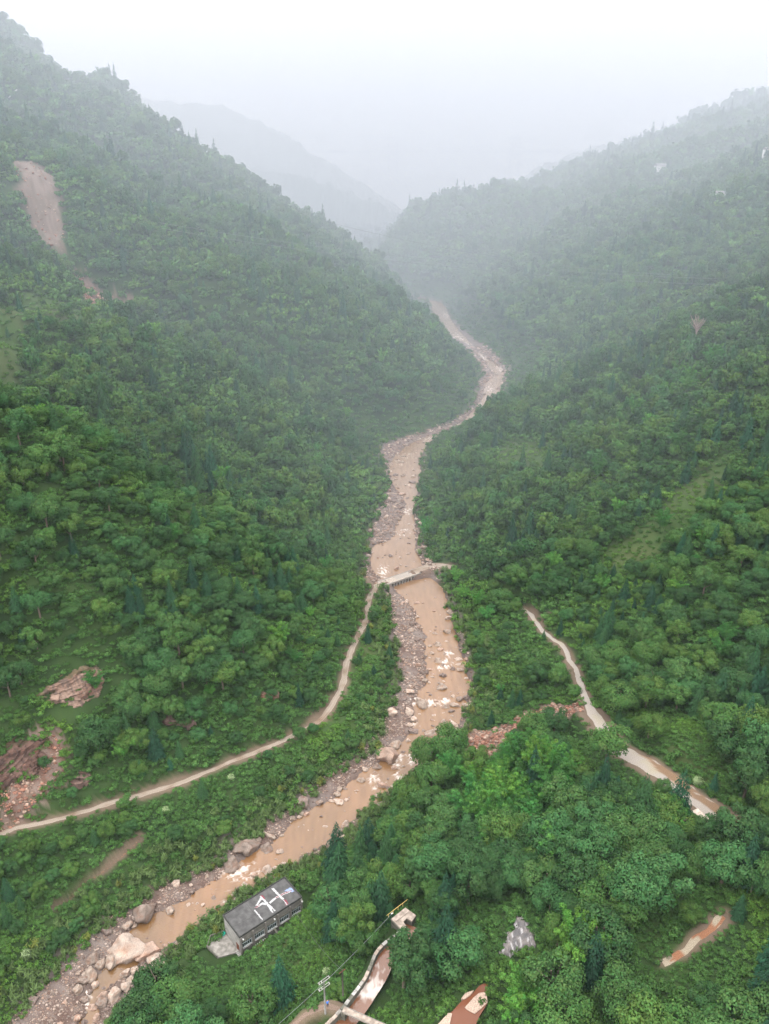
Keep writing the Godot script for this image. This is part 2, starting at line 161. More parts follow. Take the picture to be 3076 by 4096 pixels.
func tag(o: Node, label: String, category := "", group := "", kind := "") -> Node:
	if label: o.set_meta("label", label)
	if category: o.set_meta("category", category)
	if group: o.set_meta("group", group)
	if kind: o.set_meta("kind", kind)
	return o

func thing(called: String, label: String, category: String, at := Vector3.ZERO, turn := 0.0, group := "") -> Node3D:
	var o := Node3D.new()
	o.name = numbered(called)
	o.position = at
	o.rotation.y = turn
	tag(o, label, category, group)
	add_child(o)
	return o

func part(parent: Node, called: String, mesh: Mesh, mat: Material, at := Vector3.ZERO, rot := Vector3.ZERO) -> MeshInstance3D:
	var o := MeshInstance3D.new()
	o.name = called
	o.mesh = mesh
	if mat: o.material_override = mat
	o.position = at
	o.rotation = rot
	parent.add_child(o, true)
	return o

func single(called: String, mesh: Mesh, mat: Material, label: String, category: String, at := Vector3.ZERO, group := "", kind := "") -> MeshInstance3D:
	var o := part(self, numbered(called), mesh, mat, at)
	tag(o, label, category, group, kind)
	return o

func box(parent: Node, called: String, size: Vector3, at: Vector3, mat: Material, rot := Vector3.ZERO) -> MeshInstance3D:
	return part(parent, called, bevel_box(size), mat, at, rot)

var box_cache := {}
func bevel_box(s: Vector3) -> ArrayMesh:
	if box_cache.has(s): return box_cache[s]
	var b := minf(0.04, minf(s.x, minf(s.y, s.z)) * 0.2)
	var st := SurfaceTool.new()
	st.begin(Mesh.PRIMITIVE_TRIANGLES)
	st.set_smooth_group(-1)
	var h := s * 0.5
	# a box with chamfered edges: convex hull of three slabs, drawn as 6 faces, 12 chamfers and 8 corners
	var P := func(sx: int, sy: int, sz: int, ax: int) -> Vector3:
		var v := Vector3(sx * (h.x - b), sy * (h.y - b), sz * (h.z - b))
		v[ax] += [sx, sy, sz][ax] * b
		return v
	var quad := func(a: Vector3, c: Vector3, d: Vector3, e: Vector3):
		var n := (c - a).cross(d - a)
		var mid := a + c + d + e
		var o := [a, c, d, a, d, e] if n.dot(mid) < 0 else [a, d, c, a, e, d]
		for v in o: st.add_vertex(v)
	for ax in 3:
		for sg in [-1, 1]:
			var q := []
			for c in [[-1, -1], [1, -1], [1, 1], [-1, 1]]:
				var t := [0, 0, 0]
				t[ax] = sg
				t[(ax + 1) % 3] = c[0]
				t[(ax + 2) % 3] = c[1]
				q.append(P.call(t[0], t[1], t[2], ax))
			quad.call(q[0], q[1], q[2], q[3])
	for ax in 3:
		var u := (ax + 1) % 3
		var w := (ax + 2) % 3
		for su in [-1, 1]:
			for sw in [-1, 1]:
				var t0 := [0, 0, 0]
				t0[ax] = -1
				t0[u] = su
				t0[w] = sw
				var t1 := t0.duplicate()
				t1[ax] = 1
				quad.call(P.call(t0[0], t0[1], t0[2], u), P.call(t1[0], t1[1], t1[2], u), P.call(t1[0], t1[1], t1[2], w), P.call(t0[0], t0[1], t0[2], w))
	for sx in [-1, 1]:
		for sy in [-1, 1]:
			for sz in [-1, 1]:
				var a: Vector3 = P.call(sx, sy, sz, 0)
				var c: Vector3 = P.call(sx, sy, sz, 1)
				var d: Vector3 = P.call(sx, sy, sz, 2)
				var o := [a, c, d] if (c - a).cross(d - a).dot(a) < 0 else [a, d, c]
				for v in o: st.add_vertex(v)
	st.generate_normals()
	var m := st.commit()
	box_cache[s] = m
	return m

func mesh_of(v: PackedVector3Array, idx: PackedInt32Array, nrm = null, col = null, uv = null) -> ArrayMesh:
	var a := []
	a.resize(Mesh.ARRAY_MAX)
	a[Mesh.ARRAY_VERTEX] = v
	a[Mesh.ARRAY_INDEX] = idx
	if nrm != null: a[Mesh.ARRAY_NORMAL] = nrm
	if col != null: a[Mesh.ARRAY_COLOR] = col
	if uv != null: a[Mesh.ARRAY_TEX_UV] = uv
	var m := ArrayMesh.new()
	m.add_surface_from_arrays(Mesh.PRIMITIVE_TRIANGLES, a)
	return m

func tube(st: SurfaceTool, pts: Array, radii: Array, sides := 6, cap := true):
	# a tapered tube along pts
	var rings := []
	for i in pts.size():
		var d: Vector3 = (pts[mini(i + 1, pts.size() - 1)] - pts[maxi(i - 1, 0)]).normalized()
		var u := d.cross(Vector3(0.31, 0.2, 0.93) if absf(d.z) < 0.9 else Vector3(1, 0.1, 0)).normalized()
		var w := d.cross(u)
		var r := []
		for k in sides:
			var t := TAU * k / sides
			r.append(pts[i] + (u * cos(t) + w * sin(t)) * radii[i])
		rings.append(r)
	for i in pts.size() - 1:
		for k in sides:
			var k2 := (k + 1) % sides
			for v in [rings[i][k], rings[i + 1][k2], rings[i + 1][k], rings[i][k], rings[i][k2], rings[i + 1][k2]]:
				st.add_vertex(v)
	if cap:
		for k in range(1, sides - 1):
			var e: Array = rings[pts.size() - 1]
			for v in [e[0], e[k + 1], e[k]]: st.add_vertex(v)
			var f: Array = rings[0]
			for v in [f[0], f[k], f[k + 1]]: st.add_vertex(v)

func begin() -> SurfaceTool:
	var st := SurfaceTool.new()
	st.begin(Mesh.PRIMITIVE_TRIANGLES)
	return st

func done(st: SurfaceTool) -> ArrayMesh:
	st.generate_normals()
	return st.commit()

func lin(r: float, g: float, b: float) -> Color:
	return Color(r, g, b).linear_to_srgb()


# ---------------------------------------------------------------- terrain
func setup_noise():
	n_big.seed = 11; n_big.noise_type = FastNoiseLite.TYPE_SIMPLEX_SMOOTH; n_big.frequency = 0.0085; n_big.fractal_octaves = 4
	n_mid.seed = 5; n_mid.noise_type = FastNoiseLite.TYPE_SIMPLEX_SMOOTH; n_mid.frequency = 0.06; n_mid.fractal_octaves = 3
	n_fine.seed = 7; n_fine.noise_type = FastNoiseLite.TYPE_SIMPLEX_SMOOTH; n_fine.frequency = 0.5; n_fine.fractal_octaves = 2
	n_zone.seed = 23; n_zone.noise_type = FastNoiseLite.TYPE_SIMPLEX_SMOOTH; n_zone.frequency = 0.014; n_zone.fractal_octaves = 3

func lut(xs: PackedFloat32Array, ys: PackedFloat32Array, x: float) -> float:
	var n := xs.size()
	if x <= xs[0]: return ys[0]
	if x >= xs[n - 1]: return ys[n - 1]
	var i := xs.bsearch(x)
	i = clampi(i, 1, n - 1)
	var f := (x - xs[i - 1]) / (xs[i] - xs[i - 1])
	return lerpf(ys[i - 1], ys[i], f)

func table(T: PackedFloat32Array, S: PackedFloat32Array, s: float, z: float) -> float:
	var w := S.size()
	var i := 0
	while i < TZ.size() - 2 and z > TZ[i + 1]: i += 1
	var f := clampf((z - TZ[i]) / (TZ[i + 1] - TZ[i]), 0, 1)
	var k := 0
	while k < w - 2 and s > S[k + 1]: k += 1
	var g := clampf((s - S[k]) / (S[k + 1] - S[k]), 0, 1)
	return lerpf(lerpf(T[i * w + k], T[i * w + k + 1], g), lerpf(T[(i + 1) * w + k], T[(i + 1) * w + k + 1], g), f)

func lv(z: float) -> float:
	return 0.012 * maxf(z - 150.0, -80.0)

func smooth_edge(xs: PackedFloat32Array, ys: PackedFloat32Array, wob: float, ph: float) -> PackedFloat32Array:
	var o := PackedFloat32Array()
	for i in 1800:
		var z := 40.0 + i
		var r := 2.0 + z * 0.006
		var a := 0.0
		for k in [-1.0, -0.5, 0.0, 0.5, 1.0]: a += lut(xs, ys, z + k * r)
		o.append(a / 5.0 + wob * n_mid.get_noise_2d(z * 2.2, ph) + wob * 0.6 * n_mid.get_noise_2d(z * 7.0, ph + 90.0))
	return o

func slope_of(a: PackedFloat32Array) -> PackedFloat32Array:
	var o := PackedFloat32Array()
	for i in 1800:
		var d := (a[mini(i + 6, 1799)] - a[maxi(i - 6, 0)]) / 12.0
		o.append(1.0 / sqrt(1.0 + d * d))
	return o

func ridge_cap(A: PackedFloat32Array, E: PackedFloat32Array, C: PackedFloat32Array, a: float, z: float) -> float:
	var e := lut(A, E, a)
	var zc := lut(A, C, a)
	return 170.0 + e * z - 0.05 * (zc - z) - 4.0 if z < zc else 166.0 + e * zc - 0.5 * (z - zc)

func setup_terrain():
	XL = smooth_edge(BLZ, BLX, 1.6, 3.0); XR = smooth_edge(BRZ, BRX, 1.6, 51.0)
	VL = smooth_edge(WLZ, WLX, 1.3, 130.0); VR = smooth_edge(WRZ, WRX, 1.3, 177.0)
	CL = slope_of(XL); CR = slope_of(XR)
	grid.resize(GW * GH)
	for j in GH:
		var z := GZ0 + j * GS
		var i := clampi(int(z - 40.0), 0, 1799)
		for k in GW:
			var x := GX0 + k * GS
			var sl := (XL[i] - x) * CL[i]
			var sr := (x - XR[i]) * CR[i]
			var a := x / z
			var l := lv(z)
			var h := l
			if sl > 0:
				h = minf(l + table(TL, TS, sl, z), maxf(ridge_cap(KLA, KLE, KLC, a, z), l + 1))
			elif sr > 0:
				h = minf(l + table(TR, RS, sr, z), maxf(ridge_cap(KRA, KRE, KRC, a, z), l + 1))
			grid[j * GW + k] = h
	for pass_ in 2:
		var g2 := grid.duplicate()
		for j in range(1, GH - 1):
			for k in range(1, GW - 1):
				var q := j * GW + k
				g2[q] = grid[q] * 0.4 + (grid[q - 1] + grid[q + 1] + grid[q - GW] + grid[q + GW]) * 0.15
		grid = g2
	# levelled ground: roads, trail, pads
	strip(even(ROADL), 1.25, 2.4, 1)
	var e := even(ROADR)
	strip(e.slice(0, 3), 2.2, 2.5, 1)
	strip(e.slice(2, 7), 1.2, 2.0, 4)
	strip(e.slice(6, 16), 1.25, 2.5, 1)
	strip(e.slice(15), 3.4, 5.0, 1)
	strip(TRAIL, 0.3, 0.8, 2)
	strip([BRIDGE[0], Vector3(BRIDGE[0].x - 5.0, 3.5, BRIDGE[0].z - 2.5), Vector3(BRIDGE[0].x - 9.5, 3.2, BRIDGE[0].z - 5.0)], 2.4, 2.5, 1)
	pad_line([Vector3(-33.5, 2.9, -129.5), Vector3(-22.5, 2.9, -139.5)], 3.9, 3.5)
	pad_line([Vector3(-39.5, 3.0, -126.5), Vector3(-37.5, 3.0, -125)], 2.2, 2.0)
	pad_line([Vector3(5.3, 19.4, -118.6), Vector3(0.9, 19.4, -113.5), Vector3(-2.0, 19.4, -107.5), Vector3(-5.8, 19.3, -101.6), Vector3(-9.2, 19.2, -97.5), Vector3(-14, 19.0, -91)], 2.6, 1.6)
	pad_line([Vector3(4.5, 20.8, -121), Vector3(4.5, 20.8, -118)], 1.8, 2.5)
	strip([Vector3(-8.2, 21.2, -101.2), Vector3(-10.1, 20.9, -102.2), Vector3(-11.4, 20.6, -102.2), Vector3(-14.8, 20.2, -101.0), Vector3(-17.2, 20.0, -98.7)], 0.8, 2.0, 2)
	strip(even_flat(PATH2), 0.9, 1.2, 2)
	# creek: pool, chute and the flat rock beside it
	strip([Vector3(10.5, 24.3, -93.5), Vector3(14, 24.5, -98.5), Vector3(17.6, 24.9, -104.0)], 2.4, 2.2, 4)
	strip([Vector3(22.5, 25.6, -104.5), Vector3(27.5, 26.0, -104.0)], 1.4, 2.0, 4)

func even_flat(p: Array) -> Array:
	var o := []
	for q in p: o.append(Vector3(q.x, natural(q.x, q.z), q.z))
	return o

func even(p: Array) -> Array:
	# heights from the natural ground, smoothed along the line
	var o := []
	for v in p: o.append(v)
	for k in 3:
		var q := o.duplicate()
		for i in range(1, o.size() - 1): q[i].y = (o[i - 1].y + o[i].y * 2.0 + o[i + 1].y) / 4.0
		o = q
	return o

func strip(p: Array, w: float, b: float, kind: int):
	for i in p.size() - 1: add_seg(p[i], p[i + 1], w, b, kind)

func pad_line(p: Array, w: float, b: float):
	strip(p, w, b, 3)

func add_seg(a: Vector3, b: Vector3, w: float, bl: float, kind: int):
	var id := segs.size()
	segs.append([a, b, w, bl, kind])
	var r := w + bl + 9.0
	for cx in range(floori((minf(a.x, b.x) - r) / 8), floori((maxf(a.x, b.x) + r) / 8) + 1):
		for cz in range(floori((minf(a.z, b.z) - r) / 8), floori((maxf(a.z, b.z) + r) / 8) + 1):
			var key := Vector2i(cx, cz)
			if not cells.has(key): cells[key] = []
			cells[key].append(id)

func sample(x: float, z: float) -> float:
	var u := clampf((x - GX0) / GS, 0, GW - 1.01)
	var v := clampf((z - GZ0) / GS, 0, GH - 1.01)
	var i := int(u)
	var j := int(v)
	var f := u - i
	var g := v - j
	var q := j * GW + i
	return lerpf(lerpf(grid[q], grid[q + 1], f), lerpf(grid[q + GW], grid[q + GW + 1], f), g)

# outside of the riverbed: distance from its edge; inside: minus the distance
func bed_out(x: float, z: float) -> float:
	var i := clampi(int(z - 40.0), 0, 1799)
	return maxf((XL[i] - x) * CL[i], (x - XR[i]) * CR[i])

func water_out(x: float, z: float) -> float:
	var i := clampi(int(z - 40.0), 0, 1799)
	return maxf((VL[i] - x) * CL[i], (x - VR[i]) * CR[i])

func natural(x: float, zn: float) -> float:
	var z := -zn
	var l := lv(z)
	var s := bed_out(x, z)
	var nm := n_mid.get_noise_2d(x, z)
	if s <= 0:
		var dw := water_out(x, z)
		if dw > 0:
			return l + 0.1 + minf(dw * 0.09, 1.1) + nm * 0.35 * minf(1, dw * 0.4) + n_fine.get_noise_2d(x, z) * 0.12 + maxf(0, 0.5 + s * 0.25) * 0.8
		return l + 0.1 - minf(1.3, -dw * 0.3) + nm * 0.2
	var b := sample(x, z)
	var t := smoothstep(0.0, 24.0, s)
	var s0 := 40.0 if x < 0 or z > 420 else lerpf(120.0, 40.0, clampf((z - 170.0) / 200.0, 0, 1))
	var rel := smoothstep(s0, s0 + 110.0, s)
	b += rel * (n_big.get_noise_2d(x * 0.7 + z * 0.25, z) * (23.0 if x < 0 else 16.0) + nm * 2.2)
	return lerpf(l + 0.9 + 0.42 * s + nm * 0.8, b, t) + nm * 0.25 + n_fine.get_noise_2d(x, z) * 0.1

func ht(x: float, zn: float) -> float:
	var h := natural(x, zn)
	var key := Vector2i(floori(x / 8), floori(zn / 8))
	if cells.has(key):
		for id in cells[key]:
			var sg: Array = segs[id]
			var r := seg_at(sg, x, zn)
			if r.x < sg[2] + sg[3]:
				h = lerpf(r.y, h, smoothstep(sg[2], sg[2] + sg[3], r.x))
	return h

# (distance, height there, way along)
func seg_at(sg: Array, x: float, z: float) -> Vector3:
	var a: Vector3 = sg[0]
	var b: Vector3 = sg[1]
	var dx := b.x - a.x
	var dz := b.z - a.z
	var t := clampf(((x - a.x) * dx + (z - a.z) * dz) / maxf(dx * dx + dz * dz, 1e-6), 0, 1)
	var ex := x - a.x - dx * t
	var ez := z - a.z - dz * t
	return Vector3(sqrt(ex * ex + ez * ez), lerpf(a.y, b.y, t), t)

# distance to levelled ground beyond its own width, and whether the point lies on the camera's side of it
func clear_of(x: float, z: float, top_kind := 3) -> Vector2:
	var key := Vector2i(floori(x / 8), floori(z / 8))
	var best := 99.0
	var near := 0.0
	if cells.has(key):
		for id in cells[key]:
			var sg: Array = segs[id]
			if sg[4] > top_kind: continue
			var r := seg_at(sg, x, z)
			var d: float = r.x - sg[2]
			if d < best:
				best = d
				var px: float = lerpf(sg[0].x, sg[1].x, r.z)
				var pz: float = lerpf(sg[0].z, sg[1].z, r.z)
				near = 1.0 if (x - px) * -px + (z - pz) * -pz > 0 else 0.0
	return Vector2(best, near)

func inside(poly: Array, x: float, z: float, grow := 0.0) -> float:
	# how far inside the outline (metres), negative outside
	var n := poly.size()
	var hit := false
	var d := 1e9
	var j := n - 1
	for i in n:
		var a: Vector3 = poly[i]
		var b: Vector3 = poly[j]
		if (a.z > z) != (b.z > z) and x < (b.x - a.x) * (z - a.z) / (b.z - a.z) + a.x: hit = not hit
		var dx := b.x - a.x
		var dz := b.z - a.z
		var t := clampf(((x - a.x) * dx + (z - a.z) * dz) / maxf(dx * dx + dz * dz, 1e-6), 0, 1)
		d = minf(d, Vector2(x - a.x - dx * t, z - a.z - dz * t).length())
		j = i
	return (d if hit else -d) + grow

var patches := []        # [outline, kind, xmin, xmax, zmin, zmax]
func patch_at(x: float, z: float, kinds: Array) -> float:
	var best := -99.0
	for p in patches:
		if x < p[2] or x > p[3] or z < p[4] or z > p[5] or not kinds.has(p[1]): continue
		best = maxf(best, inside(p[0], x, z))
	return best

func add_patch(poly: Array, kind: String):
	var lo := Vector3(1e9, 0, 1e9)
	var hi := -lo
	for v in poly:
		lo = lo.min(Vector3(v.x, 0, v.z))
		hi = hi.max(Vector3(v.x, 0, v.z))
	patches.append([poly, kind, lo.x - 12, hi.x + 12, lo.z - 12, hi.z + 12])


# ---------------------------------------------------------------- materials
var M := {}
func tex(kind: int, freq: float, lo: Color, hi: Color, sd: int, size := 512, normal := false, oct := 4) -> NoiseTexture2D:
	var n := FastNoiseLite.new()
	n.seed = sd
	n.noise_type = kind
	n.frequency = freq
	n.fractal_octaves = oct
	var t := NoiseTexture2D.new()
	t.width = size; t.height = size
	t.seamless = true
	t.noise = n
	if normal:
		t.as_normal_map = true
		t.bump_strength = 6.0
	else:
		var g := Gradient.new()
		g.set_color(0, lo); g.set_color(1, hi)
		t.color_ramp = g
	return t

func mat(called: String, c: Color, rough: float, texture: Texture2D = null, scale := 1.0, bump: Texture2D = null, strength := 1.0, vcol := false) -> StandardMaterial3D:
	var m := StandardMaterial3D.new()
	m.resource_name = called
	m.albedo_color = c
	m.roughness = rough
	m.metallic_specular = 0.3
	if texture or bump:
		m.uv1_triplanar = true
		m.uv1_world_triplanar = true
		m.uv1_scale = Vector3.ONE * scale
	if texture: m.albedo_texture = texture
	if bump:
		m.normal_enabled = true
		m.normal_texture = bump
		m.normal_scale = strength
	m.vertex_color_use_as_albedo = vcol
	M[called] = m
	return m

func setup_materials():
	var S := FastNoiseLite.TYPE_SIMPLEX_SMOOTH
	var W := FastNoiseLite.TYPE_CELLULAR
	var mottled := tex(S, 0.02, Color(0.7, 0.7, 0.7), Color(1, 1, 1), 3, 512, false, 5)
	var grit := tex(S, 0.06, Color(0.45, 0.45, 0.45), Color(1, 1, 1), 9, 512, false, 4)
	var rough_n := tex(S, 0.03, Color.BLACK, Color.WHITE, 4, 512, true, 5)
	var ripple_n := tex(S, 0.02, Color.BLACK, Color.WHITE, 8, 512, true, 3)
	var stain := tex(S, 0.012, Color(0.66, 0.66, 0.65), Color(1, 1, 1), 31, 512, false, 5)
	mat("soil", Color.WHITE, 0.95, grit, 0.22, rough_n, 1.0, true)
	var w := mat("water", Color.WHITE, 0.16, null, 0.18, ripple_n, 0.45, true)
	w.metallic_specular = 0.5
	mat("rock", Color.WHITE, 0.9, mottled, 0.25, rough_n, 1.2, true)
	M.rock_pale = M.rock.duplicate()
	M.rock_pale.albedo_color = lin(0.42, 0.31, 0.24)
	mat("concrete_pale", lin(0.52, 0.43, 0.36), 0.85, stain, 0.12, rough_n, 0.4)
	mat("bridge_deck", lin(0.34, 0.285, 0.235), 0.9, stain, 0.2, rough_n, 0.4)
	mat("gravel_road", lin(0.43, 0.375, 0.32), 0.95, grit, 0.2, rough_n, 0.8, true)
	mat("concrete_old", lin(0.25, 0.23, 0.205), 0.9, stain, 0.11, rough_n, 0.3)
	mat("concrete_light", lin(0.36, 0.345, 0.32), 0.9, stain, 0.1, rough_n, 0.4)
	mat("concrete_mossy", lin(0.13, 0.125, 0.10), 0.95, stain, 0.17, rough_n, 0.9)
	mat("roof_dark", lin(0.08, 0.077, 0.074), 0.9, mottled, 0.05, rough_n, 0.1)
	mat("roof_edge", lin(0.05, 0.05, 0.045), 0.95, stain, 0.2, rough_n, 0.7)
	mat("platform", lin(0.32, 0.26, 0.215), 0.9, stain, 0.13, rough_n, 0.25)
	mat("frame", lin(0.42, 0.45, 0.44), 0.6)
	var gl := mat("pane", lin(0.012, 0.03, 0.03), 0.08)
	gl.metallic_specular = 0.6
	mat("dark", lin(0.012, 0.012, 0.012), 0.9)
	mat("paint_white", lin(0.55, 0.54, 0.53), 0.8, grit, 0.5)
	mat("paint_red", lin(0.26, 0.05, 0.07), 0.8, grit, 0.6)
	mat("paint_blue", lin(0.33, 0.42, 0.68), 0.8, grit, 0.5)
	mat("porcelain", lin(0.36, 0.35, 0.33), 0.4)
	mat("rust", lin(0.17, 0.06, 0.035), 0.85, stain, 0.4)
	mat("pipe", lin(0.07, 0.035, 0.025), 0.75, stain, 0.2)
	mat("pole_grey", lin(0.25, 0.24, 0.22), 0.9, stain, 0.3)
	mat("pole_wood", lin(0.06, 0.055, 0.045), 0.9)
	mat("steel_pale", lin(0.25, 0.245, 0.22), 0.6)
	mat("bamboo_pole", lin(0.5, 0.36, 0.12), 0.7)
	mat("culm", lin(0.07, 0.12, 0.035), 0.7)
	mat("teal", lin(0.02, 0.42, 0.3), 0.6)
	mat("wire", lin(0.08, 0.08, 0.08), 0.6)
	mat("wire_pale", lin(0.16, 0.17, 0.17), 0.6)
	mat("bark", lin(0.085, 0.065, 0.05), 0.95)
	mat("bark_dark", lin(0.035, 0.03, 0.026), 0.95)
	mat("dead_wood", lin(0.2, 0.15, 0.13), 0.9)
	mat("bridge_red", lin(0.4, 0.4, 0.41), 0.7)
	mat("wall_white", lin(0.48, 0.46, 0.44), 0.85)
	mat("roof_tile", lin(0.14, 0.13, 0.13), 0.9)
	mat("foam", lin(0.8, 0.74, 0.66), 0.7, grit, 0.8)
	mat("person", Color.WHITE, 0.8, null, 1.0, null, 1.0, true)
	for t in [["leaf", Color.WHITE]]:
		var m := StandardMaterial3D.new()
		m.resource_name = t[0]
		m.albedo_color = t[1]
		m.roughness = 0.62
		m.metallic_specular = 0.14
		m.vertex_color_use_as_albedo = true
		m.backlight_enabled = true
		m.backlight = lin(0.16, 0.2, 0.07)
		M[t[0]] = m


# ---------------------------------------------------------------- ground and water
func ground_color(x: float, zn: float, s: float) -> Color:
	var z := -zn
	var nz := n_zone.get_noise_2d(x * 3.0, z * 3.0)
	var nf := n_fine.get_noise_2d(x * 0.6, z * 0.6)
	var c := Color(0.030, 0.062, 0.017).lerp(Color(0.048, 0.088, 0.022), clampf(0.5 + nz, 0, 1))
	if s < 5.0:
		var dw := water_out(x, z)
		var g := Color(0.21, 0.165, 0.145).lerp(Color(0.15, 0.095, 0.075), clampf(0.5 + nz * 1.4, 0, 1))
		g = g.lerp(Color(0.36, 0.30, 0.26), clampf(nf + 0.1, 0, 1) * 0.6)
		g = g.lerp(Color(0.10, 0.065, 0.05), clampf(1.0 - dw * 1.2, 0, 1) * 0.5)
		c = g.lerp(c, smoothstep(-1.0, 3.0, s + nz * 4.0))
	var p := patch_at(x, zn, ["soil"])
	if p > -3: c = c.lerp(Color(0.20, 0.115, 0.085).lerp(Color(0.26, 0.19, 0.155), clampf(0.5 + nf * 1.3, 0, 1)), smoothstep(-1.5, 0.8, p + nz * 5.0 + nf * 2.0))
	p = patch_at(x, zn, ["scar"])
	if p > -5: c = c.lerp(Color(0.25, 0.185, 0.15).lerp(Color(0.16, 0.115, 0.085), clampf(0.5 + nf + nz, 0, 1)), smoothstep(-2.5, 1.5, p + nz * 9.0 + nf * 2.0))
	p = patch_at(x, zn, ["meadow"])
	if p > -6: c = c.lerp(Color(0.055, 0.105, 0.025).lerp(Color(0.085, 0.105, 0.036), clampf(nz + 0.2, 0, 1)), smoothstep(-5, 2, p))
	var cl := clear_of(x, zn, 2)
	if cl.x < 1.6 and cl.x > -9: c = c.lerp(Color(0.22, 0.15, 0.11), smoothstep(1.6, 0.0, cl.x + nz * 1.5) * 0.85)
	return c

func build_ground():
	for pl in [SLIDE_L2, SLIDE_R, SCAR_P(), CLIFF2]: add_patch(pl, "soil")
	add_patch(SLIDE_L, "scar")
	for pl in [CHUTE, POOL, ROCK1, ROCK2, ROCK3]: add_patch(pl, "rock")
	add_patch(CLIFF1, "rock"); add_patch(CLIFF2, "rock")
	for pl in [MEADOW, MEADOW2, MEADR, MEADR2, MEADR3]: add_patch(pl, "meadow")
	add_patch([Vector3(-20, 0, -130), Vector3(-6, 0, -110), Vector3(-12, 0, -96), Vector3(-26, 0, -92), Vector3(-32, 0, -112), Vector3(-30, 0, -122)], "meadow")
	add_patch([Vector3(-9, 0, -200), Vector3(-1, 0, -245), Vector3(-6, 0, -250), Vector3(-14, 0, -215), Vector3(-24, 0, -190)], "meadow")
	add_patch([Vector3(9.5, 0, -105), Vector3(18.5, 0, -106), Vector3(19, 0, -92), Vector3(9, 0, -88)], "clear")
	add_patch([Vector3(20, 0, -121), Vector3(31, 0, -121), Vector3(32, 0, -101), Vector3(20, 0, -103)], "clear")
	var cols := 520
	var rows := 660
	var v := PackedVector3Array()
	var c := PackedColorArray()
	v.resize(cols * rows)
	c.resize(cols * rows)
	var ratio := pow(1750.0 / 54.0, 1.0 / (rows - 1))
	var z := 54.0
	for j in rows:
		var amax := lerpf(0.92, 0.56, clampf((z - 54.0) / 900.0, 0, 1))
		for i in cols:
			var x := (i / (cols - 1.0) * 2.0 - 1.0) * amax * z
			v[j * cols + i] = Vector3(x, ht(x, -z), -z)
			c[j * cols + i] = ground_color(x, -z, bed_out(x, z))
		z *= ratio
	var idx := PackedInt32Array()
	idx.resize((cols - 1) * (rows - 1) * 6)
	var nrm := PackedVector3Array()
	nrm.resize(cols * rows)
	var q := 0
	for j in rows - 1:
		for i in cols - 1:
			var a := j * cols + i
			idx[q] = a; idx[q + 1] = a + cols; idx[q + 2] = a + 1
			idx[q + 3] = a + 1; idx[q + 4] = a + cols; idx[q + 5] = a + cols + 1
			q += 6
	for j in rows:
		for i in cols:
			var a := v[j * cols + mini(i + 1, cols - 1)] - v[j * cols + maxi(i - 1, 0)]
			var b := v[mini(j + 1, rows - 1) * cols + i] - v[maxi(j - 1, 0) * cols + i]
			nrm[j * cols + i] = a.cross(b).normalized()
	single("ground", mesh_of(v, idx, nrm, c), M.soil, "steep green valley slopes with a gravel riverbed between them", "ground", Vector3.ZERO, "", "structure")

func SCAR_P() -> Array:
	var a: Vector3 = SCAR[0]
	var b: Vector3 = SCAR[1]
	return [a + Vector3(-1, 0, 1), a + Vector3(1, 0, 1), b + Vector3(1, 0, -1), b + Vector3(-1, 0, -1)]

# [x, z, reach across, reach along, strength]
var rapids := [[-37.2, -152.1, 6.3, 3.9, 1.00], [-37.1, -142.8, 3.3, 4.4, 0.85], [-64.5, -118.1, 1.7, 3.4, 0.90], [3.7, -193.0, 2.9, 5.3, 1.00], [8.1, -192.6, 2.3, 3.1, 1.00], [11.2, -191.0, 2.0, 2.6, 0.80], [-2.9, -183.8, 3.7, 3.8, 0.75], [4.1, -185.8, 2.6, 2.5, 0.80], [9.4, -220.4, 2.2, 3.1, 1.00], [15.9, -219.6, 3.5, 3.6, 1.00], [19.7, -220.4, 2.8, 3.1, 1.10], [22.0, -241.0, 2.7, 5.2, 1.10], [22.8, -247.4, 2.4, 3.0, 1.00], [19.2, -238.8, 2.0, 2.3, 0.70], [9.9, -207.2, 1.5, 4.3, 0.60], [-0.5, -307.1, 3.2, 9.9, 0.90], [11.6, -368.9, 3.7, 6.7, 0.80], [31.3, -470.2, 11.3, 8.5, 0.80], [91.2, -630.6, 5.9, 14.9, 0.90], [67.2, -531.5, 7.0, 10.7, 0.80], [73.3, -702.2, 7.4, 25.4, 0.85], [61.4, -834.8, 6.7, 25.4, 0.70], [8.6, -344.9, 4.3, 5.0, 0.60], [44.3, -482.6, 4.1, 8.9, 0.70], [76.9, -576.8, 4.8, 17.5, 0.60], [13.0, -176.2, 1.4, 1.6, 0.50], [-18.2, -174.5, 1.7, 1.6, 0.50], [66.3, -734.8, 8.5, 27.7, 0.70], [80.1, -669.2, 7.8, 19.9, 0.80], [13.2, -443.2, 6.4, 7.6, 0.60], [7.7, -432.4, 6.3, 5.8, 0.60]]

func foam_at(x: float, z: float) -> float:
	var f := 0.0
	for r in rapids:
		var dx: float = (x - r[0]) / r[2]
		var dz: float = (z - r[1]) / r[3]
		var d := dx * dx + dz * dz
		if d < 1.0: f = maxf(f, (1.0 - d) * r[4])
	return f

